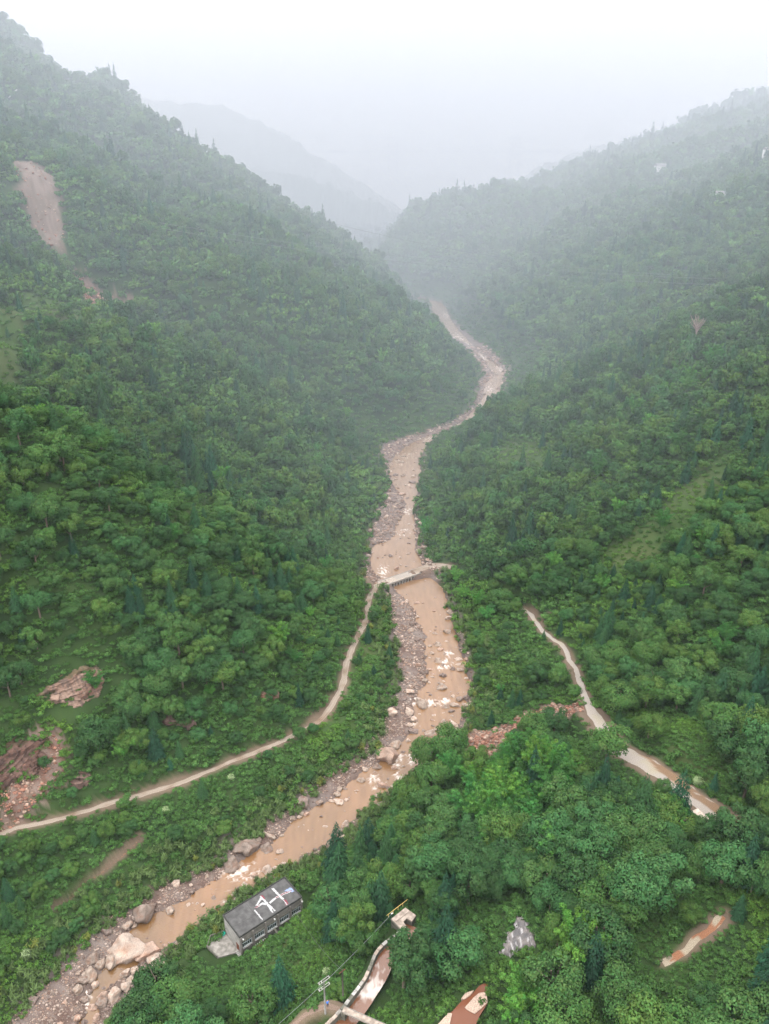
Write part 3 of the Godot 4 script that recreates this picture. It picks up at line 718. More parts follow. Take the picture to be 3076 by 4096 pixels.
func build_river():
	var v := PackedVector3Array()
	var c := PackedColorArray()
	var idx := PackedInt32Array()
	var zs := []
	var z := 62.0
	while z < 940.0:
		zs.append(z)
		z += clampf(z * 0.0028, 0.35, 2.4)
	var cols := 110
	for zz in zs:
		var i := clampi(int(zz - 40.0), 0, 1799)
		var x0 := VL[i] - 4.0
		var x1 := VR[i] + 4.0
		for k in cols:
			var x := lerpf(x0, x1, k / (cols - 1.0))
			var f := foam_at(x, -zz)
			var n1 := n_fine.get_noise_2d(x * 1.5 + zz * 0.3, zz * 0.9)
			var n2 := n_mid.get_noise_2d(x * 3.0, zz * 6.0)
			var m := smoothstep(0.38, 1.05, f * 0.74 + n1 * 0.75 + n2 * 0.5) if f > 0 else 0.0
			var mud := Color(0.132, 0.066, 0.027).lerp(Color(0.15, 0.098, 0.062), clampf((zz - 120.0) / 330.0, 0, 1))
			mud = mud.lerp(Color(0.07, 0.045, 0.02), clampf(0.25 + n_zone.get_noise_2d(x * 2.0, zz * 1.4) * 1.5, 0, 0.75) * clampf(1.4 - zz / 170.0, 0.15, 1))
			mud = mud * (1.0 + 0.22 * n_mid.get_noise_2d(x * 9.0, zz * 1.6))
			c.append(mud.lerp(Color(0.36, 0.31, 0.27), m))
			v.append(Vector3(x, lv(zz) + 0.03 * n2 + (0.10 * f + 0.16 * m) * (0.6 + n1), -zz))
	for j in zs.size() - 1:
		for k in cols - 1:
			var a := j * cols + k
			idx.append_array([a, a + cols, a + 1, a + 1, a + cols, a + cols + 1])
	var nrm := PackedVector3Array()
	nrm.resize(v.size())
	for j in zs.size():
		for k in cols:
			var a := v[j * cols + mini(k + 1, cols - 1)] - v[j * cols + maxi(k - 1, 0)]
			var b := v[mini(j + 1, zs.size() - 1) * cols + k] - v[maxi(j - 1, 0) * cols + k]
			nrm[j * cols + k] = a.cross(b).normalized()
	single("river", mesh_of(v, idx, nrm, c), M.water, "muddy brown river with white rapids between gravel banks", "river", Vector3.ZERO, "", "structure")

# a sheet along a line that follows the levelled ground; lo..hi across, in metres to the right of travel
func ribbon(p: Array, lo: float, hi: float, lift: float, step: float, fn: Callable, lo2 := NAN, hi2 := NAN) -> ArrayMesh:
	var v := PackedVector3Array()
	var c := PackedColorArray()
	var idx := PackedInt32Array()
	var nrm := PackedVector3Array()
	var dense := []
	for i in p.size() - 1:
		var n := maxi(1, int(p[i].distance_to(p[i + 1]) / step))
		for k in n: 
			var t := k / float(n)
			dense.append(catmull(p[maxi(i - 1, 0)], p[i], p[i + 1], p[mini(i + 2, p.size() - 1)], t))
	dense.append(p[p.size() - 1])
	var cols := 11
	for i in dense.size():
		var d: Vector3 = dense[mini(i + 1, dense.size() - 1)] - dense[maxi(i - 1, 0)]
		d.y = 0
		d = d.normalized()
		var r := Vector3(-d.z, 0, d.x)
		for k in cols:
			var t := k / (cols - 1.0)
			var f := smoothstep(0.35, 0.75, i / float(dense.size()))
			var w0 := (lo if is_nan(lo2) else lerpf(lo, lo2, f)) + n_mid.get_noise_2d(dense[i].x * 3.0, dense[i].z * 3.0) * 0.5
			var w1 := (hi if is_nan(hi2) else lerpf(hi, hi2, f)) + n_mid.get_noise_2d(dense[i].x * 3.0 + 70.0, dense[i].z * 3.0) * 0.5
			var q: Vector3 = dense[i] + r * lerpf(w0, w1, t)
			var edge := 1.0 - pow(absf(t * 2.0 - 1.0), 6.0)
			q.y = maxf(ht(q.x, q.z), dense[i].y - 0.25) + lift * edge - 0.12 * (1.0 - edge)
			v.append(q)
			nrm.append(Vector3.UP)
			c.append(fn.call(q, t))
	for i in dense.size() - 1:
		for k in cols - 1:
			var a := i * cols + k
			idx.append_array([a, a + cols, a + 1, a + 1, a + cols, a + cols + 1])
	return mesh_of(v, idx, nrm, c)

func catmull(a: Vector3, b: Vector3, c: Vector3, d: Vector3, t: float) -> Vector3:
	var q := 0.5 * ((2.0 * b) + (c - a) * t + (2.0 * a - 5.0 * b + 4.0 * c - d) * t * t + (3.0 * b - a - 3.0 * c + d) * t * t * t)
	return q

func build_roads():
	var gravel := func(q: Vector3, t: float) -> Color:
		var rut := 1.0 - 0.22 * exp(-pow((absf(t - 0.5) - 0.22) * 14.0, 2.0))
		var n := n_mid.get_noise_2d(q.x * 2.0, q.z * 2.0)
		var c := Color(1.0, 0.93, 0.86).lerp(Color(0.62, 0.47, 0.36), clampf(n * 1.6, 0, 1))
		if absf(t - 0.5) < 0.09: c = c.lerp(Color(0.42, 0.42, 0.26), clampf(n_zone.get_noise_2d(q.x * 4, q.z * 4) + 0.2, 0, 0.8))
		return c * rut
	single("road", ribbon(even(ROADL), -0.85, 0.85, 0.12, 1.0, gravel, -1.2, 1.3), M.gravel_road, "pale dirt road along the left bank below the cliffs", "road", Vector3.ZERO, "", "structure")
	var cement := func(q: Vector3, t: float) -> Color:
		var n := n_mid.get_noise_2d(q.x * 1.3, q.z * 1.3)
		var wet := smoothstep(0.0, 0.16, (0.60 if -q.z < 166 else -1.0) * 1.0 - 0.0) if false else 0.0
		var c := Color(1.45, 1.3, 1.2).lerp(Color(1.1, 0.92, 0.78), clampf(0.4 + n, 0, 1))
		if -q.z < 172:   # the storm water that runs over its uphill side
			var edge := 0.50 + 0.14 * n_mid.get_noise_2d(q.x * 1.2, q.z * 1.2 + 40.0) + 0.3 * smoothstep(163.0, 172.0, -q.z)
			wet = smoothstep(edge - 0.03, edge + 0.03, 1.0 - t)
			c = c.lerp(Color(0.62, 0.45, 0.31), wet)
			if wet > 0.5 and n_fine.get_noise_2d(q.x * 2.0 - q.z, q.z * 0.4) > 0.42: c = Color(1.5, 1.3, 1.1)
		return c
	single("road", ribbon(even(ROADR).slice(6), -0.95, 0.95, 0.14, 1.0, cement, -3.0, 3.0), M.gravel_road, "pale concrete road cut into the right slope, brown storm water over its uphill side", "road", Vector3.ZERO, "", "structure")
	single("road", ribbon(even(ROADR).slice(0, 3), -2.0, 2.0, 0.14, 1.0, gravel), M.gravel_road, "pale dirt road end leading off the bridge into the trees on the right bank", "road", Vector3.ZERO, "", "structure")
	var earth := func(q: Vector3, _t: float) -> Color: return Color(0.85, 0.46, 0.27)
	single("footpath", ribbon(TRAIL, -0.25, 0.25, 0.06, 0.6, earth), M.gravel_road, "narrow bare earth trail through the bushes on the left bank", "path", Vector3.ZERO, "", "structure")
	var stones := func(q: Vector3, _t: float) -> Color: return Color(0.62, 0.5, 0.44)
	single("footpath", ribbon([Vector3(-8.2, 21.2, -101.2), Vector3(-10.1, 20.9, -102.2), Vector3(-11.4, 20.6, -102.2), Vector3(-14.8, 20.2, -101.0), Vector3(-17.2, 20.0, -98.7)], -0.6, 0.6, 0.07, 0.5, stones), M.gravel_road, "stony footpath leading from the footbridge past the utility pole", "path", Vector3.ZERO, "", "structure")
	# broken slabs and rubble verge on the downhill side of the concrete road
	var e := even(ROADR)
	for k in [[22, 0.15, 3.6, 4.5], [22, 0.75, 3.7, 3.8], [23, 0.3, 3.6, 4.2]]:
		var a: Vector3 = e[k[0]].lerp(e[k[0] + 1], k[1])
		var d: Vector3 = (e[k[0] + 1] - e[k[0]]).normalized()
		var r := Vector3(-d.z, 0, d.x)
		var q: Vector3 = a + r * k[2]
		q.y = maxf(ht(q.x, q.z), a.y - 0.5) + 0.02
		var o := single("broken_slab", bevel_box(Vector3(k[3], 0.22, 2.0)), M.concrete_pale, "", "slab", q, "broken concrete slabs beside the right road")
		o.rotation = Vector3(rng.randf_range(-0.04, 0.1), atan2(-d.z, d.x), rng.randf_range(-0.05, 0.05))
		tag(o, "pale broken concrete slab below the washed road, %s one" % ["upper", "middle", "lower"][int(names.broken_slab) - 1])

# far ridges, each a hill with its own length, depth and height
func build_far_ridges():
	for r in [[[Vector3(-1296, 326, -2300), Vector3(-806, 290, -2200), Vector3(-531, 249, -2100), Vector3(-373, 239, -2100), Vector3(-257, 193, -2050), Vector3(-190, 158, -2000), Vector3(-134, 127, -2000), Vector3(-52, 81, -1950), Vector3(20, 41, -1900), Vector3(129, -30, -1850)], 700.0, "pale blue far ridge behind the left slope"], [[Vector3(-933, 145, -1750), Vector3(-467, 145, -1700), Vector3(-205, 113, -1700), Vector3(-113, 95, -1650), Vector3(-65, 76, -1650), Vector3(-0, 56, -1620), Vector3(36, 41, -1600), Vector3(95, -3, -1600)], 500.0, "dim blue ridge just behind the left spur"], [[Vector3(131, 13, -1900), Vector3(205, 58, -1900), Vector3(296, 97, -1900), Vector3(364, 129, -1900), Vector3(432, 150, -1900), Vector3(504, 165, -1920), Vector3(584, 183, -1950), Vector3(656, 215, -1950), Vector3(738, 239, -2000), Vector3(796, 256, -2000), Vector3(1021, 284, -2100), Vector3(1285, 309, -2200)], 600.0, "pale ridge just showing above the right slope's crest"], [[Vector3(-616, 118, -3600), Vector3(-244, 80, -3600), Vector3(-56, 49, -3500), Vector3(72, 19, -3500), Vector3(179, -27, -3400), Vector3(305, -44, -3400), Vector3(410, -2, -3400), Vector3(567, 53, -3400), Vector3(828, 105, -3400), Vector3(1170, 169, -3400)], 900.0, "barely visible ridge under the far suspension bridge"]]:
		var line: Array = r[0]
		var depth: float = r[1]
		var v := PackedVector3Array()
		var idx := PackedInt32Array()
		var c := PackedColorArray()
		var cols := 150
		var rows := 26
		for j in rows:
			for i in cols:
				var t: float = i / (cols - 1.0) * (line.size() - 1)
				var k := mini(int(t), line.size() - 2)
				var a: Vector3 = line[k].lerp(line[k + 1], t - k)
				var s: float = (j - 9) / float(rows - 10)        # -0.56 .. 1: behind .. in front of the crest
				var q := a + Vector3(0, -absf(s) * depth * 0.55, s * depth)
				q.y += 9.0 * n_zone.get_noise_2d(q.x * 2.0, q.z * 2.0) + 26.0 * n_big.get_noise_2d(q.x * 0.6, q.z * 0.6) * absf(s)
				q.y += 5.0 * n_mid.get_noise_2d(q.x * 1.6, q.z * 1.6)
				v.append(q)
				c.append(Color(0.035, 0.07, 0.03))
		for j in rows - 1:
			for i in cols - 1:
				var a := j * cols + i
				idx.append_array([a, a + 1, a + cols, a + 1, a + cols + 1, a + cols])
		var st := SurfaceTool.new()
		st.create_from(mesh_of(v, idx, null, c), 0)
		st.generate_normals()
		single("hill", st.commit(), M.soil, r[2], "hill", Vector3.ZERO, "", "structure")

# ---------------------------------------------------------------- powerhouse
func build_powerhouse():
	var yaw := 0.68743
	var base_y := 3.0
	var t := thing("powerhouse", "long grey flat-roofed concrete powerhouse on the river bank, painted marks on its roof", "building", Vector3(-28.11, base_y, -134.57), yaw)
	var L := 16.6
	var W := 7.25
	var H := 5.3
	var hl := L * 0.5
	var hw := W * 0.5
	box(t, "floor", Vector3(L - 0.6, 0.2, W - 0.6), Vector3(0, 0.1, 0), M.concrete_old)
	box(t, "foundation", Vector3(L + 0.2, 3.0, W + 0.2), Vector3(0, -1.52, 0), M.concrete_mossy)
	box(t, "wall", Vector3(L, H, 0.25), Vector3(0, H / 2, -hw + 0.125), M.concrete_old)
	var lw := box(t, "wall", Vector3(0.25, H, W - 0.5), Vector3(-hl + 0.125, H / 2, 0), M.concrete_light)
	box(lw, "door", Vector3(0.08, 2.1, 1.2), Vector3(-0.15, 1.1 - H / 2, 2.35), M.rust)
	box(t, "wall", Vector3(0.25, H, W - 0.5), Vector3(hl - 0.125, H / 2, 0), M.concrete_old)
	var fw := box(t, "wall", Vector3(L, 1.5, 0.25), Vector3(0, 0.75, hw - 0.125), M.concrete_old)
	box(fw, "plinth", Vector3(L + 0.1, 0.5, 0.12), Vector3(0, -0.48, 0.18), M.concrete_mossy)
	box(t, "beam", Vector3(L, 1.7, 0.25), Vector3(0, H - 0.85, hw - 0.125), M.concrete_old)
	box(t, "beam", Vector3(L - 0.3, 0.16, 0.42), Vector3(0, 3.62, hw + 0.02), M.concrete_mossy)
	var bay := L / 5.0
	for i in 6:
		var x := -hl + i * bay
		x = clampf(x, -hl + 0.2, hl - 0.2)
		box(t, "pilaster", Vector3(0.42, H - 0.05, 0.3), Vector3(x, H / 2 - 0.02, hw + 0.145), M.concrete_old)
		box(t, "pier", Vector3(0.86 if i > 0 and i < 5 else 0.4, 2.1, 0.24), Vector3(clampf(x, -hl + 0.33, hl - 0.33), 2.55, hw - 0.13), M.concrete_light)
	for i in 5:
		var cx := -hl + (i + 0.5) * bay
		var wn := box(t, "window", Vector3(bay - 0.8, 0.14, 0.16), Vector3(cx, 1.58, hw - 0.1), M.frame)
		box(wn, "frame", Vector3(bay - 0.8, 0.12, 0.14), Vector3(0, 1.96, 0), M.frame)
		box(wn, "pane", Vector3(bay - 0.9, 1.9, 0.03), Vector3(0, 0.98, -0.03), M.pane)
		for k in 6:
			box(wn, "bar", Vector3(0.08, 1.84, 0.1), Vector3((k / 5.0 - 0.5) * (bay - 0.96), 0.98, 0), M.frame)
		box(wn, "bar", Vector3(bay - 0.92, 0.08, 0.08), Vector3(0, 1.25, 0.015), M.frame)
		box(t, "sill", Vector3(bay - 0.6, 0.1, 0.4), Vector3(cx, 1.46, hw + 0.06), M.concrete_light)
	var rf := box(t, "roof", Vector3(L + 0.3, 0.22, W + 0.3), Vector3(0, H + 0.11, 0), M.roof_dark)
	for sx in [-1, 1]:
		box(rf, "parapet", Vector3(0.22, 0.3, W - 0.1), Vector3(sx * (hl + 0.04), 0.21, 0), M.roof_edge)
	for sz in [-1, 1]:
		box(rf, "parapet", Vector3(L + 0.3, 0.3, 0.22), Vector3(0, 0.21, sz * (hw + 0.04)), M.roof_edge)
	box(rf, "joint", Vector3(5.1, 0.02, 0.07), Vector3(-5.9, 0.114, 0.65), M.roof_edge, Vector3(0, -0.12, 0))
	box(rf, "joint", Vector3(0.06, 0.02, 6.4), Vector3(-2.6, 0.113, 0.1), M.roof_edge)
	# big brushed marks, white, red and pale blue
	var strokes := [
		["paint_white", 0.004, [Vector2(1.62, -0.05), Vector2(3.37, -0.3), Vector2(5.61, -0.14), Vector2(7.84, 0.32), Vector2(7.9, 1.0), Vector2(5.85, 0.5), Vector2(3.59, 0.2), Vector2(1.72, 0.5)]],
		["paint_blue", 0.008, [Vector2(6.04, -0.47), Vector2(7.7, -0.4), Vector2(7.96, 0.3), Vector2(7.9, 1.1), Vector2(7.3, 1.0), Vector2(7.5, 0.45), Vector2(6.6, 0.1)]],
		["paint_red", 0.012, [Vector2(3.5, -0.12), Vector2(5.4, 0.0), Vector2(7.6, 0.42), Vector2(7.5, 0.62), Vector2(5.4, 0.25), Vector2(3.6, 0.06)]],
		["paint_white", 0.016, [Vector2(4.1, -2.84), Vector2(4.67, -2.76), Vector2(4.78, -0.43), Vector2(4.9, 1.53), Vector2(4.37, 1.3), Vector2(4.25, -0.68)]],
		["paint_red", 0.02, [Vector2(4.7, 1.3), Vector2(5.13, 2.04), Vector2(4.92, 3.3), Vector2(4.18, 3.25), Vector2(4.48, 2.3)]],
		["paint_white", 0.024, [Vector2(4.5, 1.5), Vector2(4.75, 2.1), Vector2(4.6, 3.25), Vector2(4.35, 3.25), Vector2(4.5, 2.3)]],
		["paint_white", 0.016, [Vector2(0.82, -2.72), Vector2(1.2, -2.8), Vector2(1.36, -0.55), Vector2(1.34, 1.05), Vector2(0.95, 3.04), Vector2(0.7, 2.65), Vector2(0.84, 0.61)]],
		["paint_white", 0.02, [Vector2(1.35, 0.22), Vector2(1.5, 1.16), Vector2(1.62, 2.86), Vector2(1.33, 2.93), Vector2(1.2, 1.23)]],
		["paint_red", 0.024, [Vector2(1.18, -2.91), Vector2(1.55, -2.68), Vector2(1.52, -1.43), Vector2(1.25, -1.42)]],
		["paint_white", 0.02, [Vector2(0.72, -2.39), Vector2(0.95, -1.9), Vector2(-0.79, -0.95), Vector2(-1.23, -1.19)]],
		["paint_white", 0.024, [Vector2(-1.75, -0.83), Vector2(-0.95, -0.95), Vector2(0.48, -0.95), Vector2(1.05, -0.2), Vector2(0.56, 0.15), Vector2(0.05, -0.55), Vector2(-1.35, -0.45)]],
		["paint_red", 0.028, [Vector2(-1.75, -0.83), Vector2(-0.95, -0.85), Vector2(-0.2, -0.8), Vector2(-0.6, -0.62), Vector2(-1.4, -0.55)]],
		["paint_white", 0.016, [Vector2(-2.17, -0.46), Vector2(-1.88, -0.35), Vector2(-1.8, 2.99), Vector2(-2.12, 3.07)]],
	]
	for s in strokes:
		part(rf, "painted_stroke", sheet(s[2], 0.004, true), M[s[0]], Vector3(0, 0.112 + s[1] * 0.5, 0))
	for x in [-hl + 0.5, 0.4, hl - 0.35]:
		var br := box(t, "bracket", Vector3(0.12, 0.12, 0.5), Vector3(x, H - 0.35, hw + 0.5), M.steel_pale)
		box(br, "insulator", Vector3(0.3, 0.34, 0.3), Vector3(0, 0.1, 0.25), M.porcelain)
	box(t, "buttress", Vector3(0.5, 3.6, 2.2), Vector3(0.2, 0.2, hw + 1.3), M.concrete_mossy, Vector3(0.25, 0, 0))
	# sunken apron with its mossy coping
	box(t, "apron", Vector3(8.4, 0.3, 2.2), Vector3(-3.6, -0.3, hw + 1.45), M.concrete_mossy)
	box(t, "coping", Vector3(8.0, 0.7, 0.4), Vector3(-3.4, 0.0, hw + 2.6), M.concrete_mossy)
	# transformer on the apron
	var tp: Vector3 = t.transform * Vector3(-3.9, -0.15, hw + 1.3)
	var tr := thing("transformer", "rusty red transformer with a row of white insulators below the powerhouse windows", "transformer", tp, yaw)
	box(tr, "tank", Vector3(2.4, 1.2, 0.9), Vector3(0, 0.6, 0), M.rust)
	for k in 7:
		box(tr, "fin", Vector3(0.06, 0.95, 0.25), Vector3(-1.0 + k * 0.33, 0.6, 0.57), M.rust)
	box(tr, "crossbar", Vector3(3.0, 0.1, 0.1), Vector3(0, 1.55, -0.1), M.rust)
	for sx in [-1, 1]: box(tr, "post", Vector3(0.1, 1.6, 0.1), Vector3(sx * 1.4, 0.8, -0.1), M.rust)
	for k in 6:
		var st := begin()
		tube(st, [Vector3(0, 0, 0), Vector3(0, 0.1, 0), Vector3(0, 0.11, 0), Vector3(0, 0.2, 0), Vector3(0, 0.21, 0), Vector3(0, 0.36, 0)], [0.08, 0.14, 0.09, 0.15, 0.09, 0.1], 8)
		part(tr, "insulator", done(st), M.porcelain, Vector3(-1.2 + k * 0.48, 1.6, -0.1))
	# yard on the left end
	var yd := thing("concrete_yard", "stained concrete yard with a low wall, beside the powerhouse's pale end wall", "yard", Vector3(-28.11, 3.3, -134.57), yaw)
	var outline := [Vector2(-8.4, -3.55), Vector2(-11.6, -4.4), Vector2(-13.6, -2.4), Vector2(-13.0, 1.2), Vector2(-8.4, 3.0)]
	part(yd, "slab", sheet(outline, 0.3, false), M.concrete_old)
	for i in 3:
		var a: Vector2 = outline[i]
		var b: Vector2 = outline[i + 1]
		var m := (a + b) * 0.5
		box(yd, "low_wall", Vector3(a.distance_to(b) - 0.02, 0.7, 0.26), Vector3(m.x, 0.3, m.y), M.concrete_mossy, Vector3(0, atan2(-(b.y - a.y), b.x - a.x), 0))
	box(yd, "retaining_wall", Vector3(3.4, 2.6, 0.4), Vector3(-10.2, -1.35, -4.1), M.concrete_mossy, Vector3(0, -0.25, 0))
	box(yd, "retaining_wall", Vector3(2.9, 2.6, 0.4), Vector3(-12.7, -1.35, -3.3), M.concrete_mossy, Vector3(0, -0.78, 0))
	var steps := box(yd, "stair", Vector3(1.0, 0.18, 0.35), Vector3(-8.6, 0.05, 2.6), M.concrete_light)
	for k in 4: box(steps, "step", Vector3(1.0, 0.18, 0.35), Vector3(0, -0.17 * (k + 1), 0.34 * (k + 1)), M.concrete_light)
	var gp: Vector3 = yd.transform * Vector3(-9.0, 0.0, -3.1)
	var cr := thing("plastic_crate", "small teal green plastic crate at the corner of the concrete yard", "crate", gp, yaw + 0.3)
	box(cr, "base", Vector3(0.75, 0.06, 0.55), Vector3(0, 0.04, 0), M.teal)
	for sx in [-1, 1]: box(cr, "side", Vector3(0.05, 0.5, 0.5), Vector3(sx * 0.37, 0.28, 0), M.teal)
	for sz in [-1, 1]: box(cr, "side", Vector3(0.69, 0.5, 0.05), Vector3(0, 0.28, sz * 0.25), M.teal)

# a flat outline with thickness, edges roughened when it is paint
func sheet(poly: Array, thick: float, rough: bool) -> ArrayMesh:
	var p := PackedVector2Array()
	for i in poly.size():
		var a: Vector2 = poly[i]
		var b: Vector2 = poly[(i + 1) % poly.size()]
		var n := maxi(1, int(a.distance_to(b) / 0.18)) if rough else 1
		for k in n:
			var q := a.lerp(b, k / float(n))
			if rough: q += Vector2(n_fine.get_noise_2d(q.x * 9, q.y * 9 + poly.size()), n_fine.get_noise_2d(q.x * 9 + 50, q.y * 9)) * 0.16
			p.append(q)
	var tri := Geometry2D.triangulate_polygon(p)
	if tri.is_empty():
		p = PackedVector2Array(poly)
		tri = Geometry2D.triangulate_polygon(p)
	var st := begin()
	st.set_smooth_group(-1)
	for i in range(0, tri.size(), 3):
		var o := [p[tri[i]], p[tri[i + 1]], p[tri[i + 2]]]
		if (o[1] - o[0]).cross(o[2] - o[0]) < 0: o = [o[0], o[2], o[1]]
		for v in o: st.add_vertex(Vector3(v.x, 0, v.y))
		for v in [o[0], o[2], o[1]]: st.add_vertex(Vector3(v.x, -thick, v.y))
	for i in p.size():
		var a := p[i]
		var b := p[(i + 1) % p.size()]
		for v in [Vector3(a.x, 0, a.y), Vector3(b.x, 0, b.y), Vector3(b.x, -thick, b.y), Vector3(a.x, 0, a.y), Vector3(b.x, -thick, b.y), Vector3(a.x, -thick, a.y)]: st.add_vertex(v)
	return done(st)


# ---------------------------------------------------------------- forebay, channel, footbridge
func build_forebay():
	var c0 := Vector3(4.4, 22.5, -122.6)
	var plan := []
	for q in [[4.4, -122.6], [6.6, -120.7], [5.7, -119.3], [4.6, -120.0], [3.9, -119.2], [4.6, -117.9], [3.6, -117.0], [1.3, -119.8]]:
		plan.append(Vector2(q[0] - c0.x, q[1] - c0.z))
	var f := thing("forebay_platform", "weathered concrete intake platform with a square notch above the muddy channel", "platform", c0)
	part(f, "deck", sheet(plan, 0.35, false), M.platform)
	var wallp := []
	for q in plan: wallp.append(q * 0.97 + Vector2(0.02, 0.05))
	part(f, "pier", sheet(wallp, 4.6, false), M.concrete_mossy, Vector3(0, -0.352, 0))
	box(f, "kerb", Vector3(3.7, 0.14, 0.1), Vector3(-0.6, 0.07, 2.2), M.platform, Vector3(0, 0.72, 0))
	box(f, "kerb", Vector3(3.6, 0.16, 0.16), Vector3(-2.0, 0.08, 4.2), M.concrete_mossy, Vector3(0, -0.87, 0))
	var rl := thing("bamboo_railing", "yellow bamboo pole railing along the outer edge of the intake platform", "railing", Vector3(2.4, 22.5, -121.6), 0.72)
	var st := begin()
	tube(st, [Vector3(-2.6, 0.9, 0), Vector3(0, 0.97, 0), Vector3(3.3, 1.0, 0)], [0.05, 0.05, 0.035], 6)
	part(rl, "rail", done(st), M.bamboo_pole)
	for k in 4:
		st = begin()
		tube(st, [Vector3(0, 0, 0), Vector3(0, 1.05, 0)], [0.04, 0.035], 6)
		part(rl, "post", done(st), M.bamboo_pole, Vector3(-2.1 + k * 1.35, 0, 0))
	# channel wall, laid in lengths of stone
	var wl := [Vector3(4.0, 22, -117.9), Vector3(3.5, 22, -117.5), Vector3(-1.3, 22, -113.0), Vector3(-3.6, 22, -107.3), Vector3(-7.3, 22, -101.7), Vector3(-10.4, 22, -98.0), Vector3(-12.6, 22, -95.2), Vector3(-15.5, 22, -91.5)]
	var cw := thing("channel_wall", "mossy old stone wall along the left side of the muddy channel", "wall", Vector3.ZERO)
	for i in wl.size() - 1:
		var a: Vector3 = wl[i]
		var b: Vector3 = wl[i + 1]
		var n := maxi(1, int(a.distance_to(b) / 1.1))
		for k in n:
			var p: Vector3 = catmull(wl[maxi(i - 1, 0)], a, b, wl[mini(i + 2, wl.size() - 1)], (k + 0.5) / n)
			var p2: Vector3 = catmull(wl[maxi(i - 1, 0)], a, b, wl[mini(i + 2, wl.size() - 1)], (k + 0.6) / n)
			var d := p2 - p
			var ln := a.distance_to(b) / n
			var o := box(cw, "stone", Vector3(ln * 1.0, 2.2, 0.62 + rng.randf_range(-0.04, 0.04)), p + Vector3(0, -1.1 + rng.randf_range(-0.05, 0.05), 0), M.concrete_mossy, Vector3(rng.randf_range(-0.015, 0.015), atan2(-d.z, d.x), 0))
			box(o, "cap_stone", Vector3(ln * 0.96, 0.16 + rng.randf() * 0.06, 0.66), Vector3(0, 1.17, rng.randf_range(-0.06, 0.06)), [M.concrete_old, M.platform, M.concrete_mossy, M.concrete_light][rng.randi() % 4], Vector3(0, rng.randf_range(-0.04, 0.04), 0))
	# water in the channel
	var line := [Vector3(5.6, 21, -119.4), Vector3(4.9, 21, -117.6), Vector3(0.9, 20.95, -113.5), Vector3(-2.0, 20.9, -107.5), Vector3(-5.8, 20.6, -101.6), Vector3(-9.2, 20.5, -97.5), Vector3(-14, 20.4, -91)]
	var v := PackedVector3Array()
	var c := PackedColorArray()
	var idx := PackedInt32Array()
	var nrm := PackedVector3Array()
	var cols := 18
	var rows := 0
	for i in line.size() - 1:
		for k in 24:
			var q: Vector3 = catmull(line[maxi(i - 1, 0)], line[i], line[i + 1], line[mini(i + 2, line.size() - 1)], k / 24.0)
			var d: Vector3 = (line[i + 1] - line[i]).normalized()
			var r := Vector3(-d.z, 0, d.x).normalized()
			for m in cols:
				var p := q + r * lerpf(-2.1, 1.35, m / (cols - 1.0))
				var fo := exp(-pow((p.z + 105.2) / 1.7, 2.0)) * 1.0 + 0.35 * exp(-pow((p.z + 108.5) / 3.0, 2.0))
				var n := n_fine.get_noise_2d(p.x * 1.6, p.z * 0.9)
				var wht := smoothstep(0.3, 0.75, fo * 0.9 + n * 0.5) if fo > 0.05 else 0.0
				p.y += wht * 0.12 * (1.0 + n)
				v.append(p)
				nrm.append((Vector3.UP + Vector3(n, 0, n_fine.get_noise_2d(p.x, p.z + 30.0)) * (0.02 + wht * 0.5)).normalized())
				c.append(Color(0.11, 0.05, 0.026).lerp(Color(0.32, 0.27, 0.235), wht))
			rows += 1
	for j in rows - 1:
		for m in cols - 1:
			var a := j * cols + m
			idx.append_array([a, a + cols, a + 1, a + 1, a + cols, a + cols + 1])
	single("channel_water", mesh_of(v, idx, nrm, c), M.water, "muddy water flowing in the channel, with a white riffle halfway", "water", Vector3.ZERO, "", "structure")
	# footbridge
	var fb := thing("footbridge", "narrow concrete footbridge slab across the muddy channel beside the utility pole", "footbridge", Vector3(-3.6, 22.35, -98.65), -0.415)
	box(fb, "deck", Vector3(9.6, 0.26, 1.25), Vector3(0.3, 0, 0), M.platform)
	for sz in [-1, 1]: box(fb, "edge", Vector3(9.56, 0.12, 0.1), Vector3(0.3, 0.185, sz * 0.565), M.concrete_old)
	box(fb, "abutment", Vector3(0.8, 2.6, 1.3), Vector3(3.2, -1.4, 0), M.concrete_mossy)
	box(fb, "abutment", Vector3(0.9, 2.4, 1.5), Vector3(-4.2, -1.34, 0), M.concrete_mossy)
	# penstock pipe
	var pd := Vector3(-0.62, -0.42, -0.35).normalized()
	var pp := thing("penstock_pipe", "wide dark rusty pipe with its round mouth showing between trees below the intake", "pipe", Vector3(-0.4, 14.6, -127.4))
	st = begin()
	var u := pd.cross(Vector3.UP).normalized()
	var w := pd.cross(u)
	var rings := []
	for spec in [[0.0, 0.88], [0.0, 1.05], [9.5, 1.05]]:
		var ring := []
		for k in 24: ring.append(pd * spec[0] + (u * cos(TAU * k / 24) + w * sin(TAU * k / 24)) * spec[1])
		rings.append(ring)
	var inner := []
	for k in 24: inner.append(pd * 5.0 + (u * cos(TAU * k / 24) + w * sin(TAU * k / 24)) * 0.88)
	rings.push_front(inner)
	for i in 3:
		for k in 24:
			var k2 := (k + 1) % 24
			for q in [rings[i][k], rings[i + 1][k], rings[i + 1][k2], rings[i][k], rings[i + 1][k2], rings[i][k2]]: st.add_vertex(q)
	part(pp, "shell", done(st), M.pipe)
	for s in [2.5, 5.0]:
		st = begin()
		tube(st, [pd * s, pd * (s + 0.16)], [1.14, 1.14], 24)
		part(pp, "collar", done(st), M.pipe)
	# poles
	pole(Vector3(-11.1, ht(-11.1, -100.9), -100.9), 9.6, true)
	pole(Vector3(-7.9, ht(-7.9, -103.8), -103.8), 9.4, false)
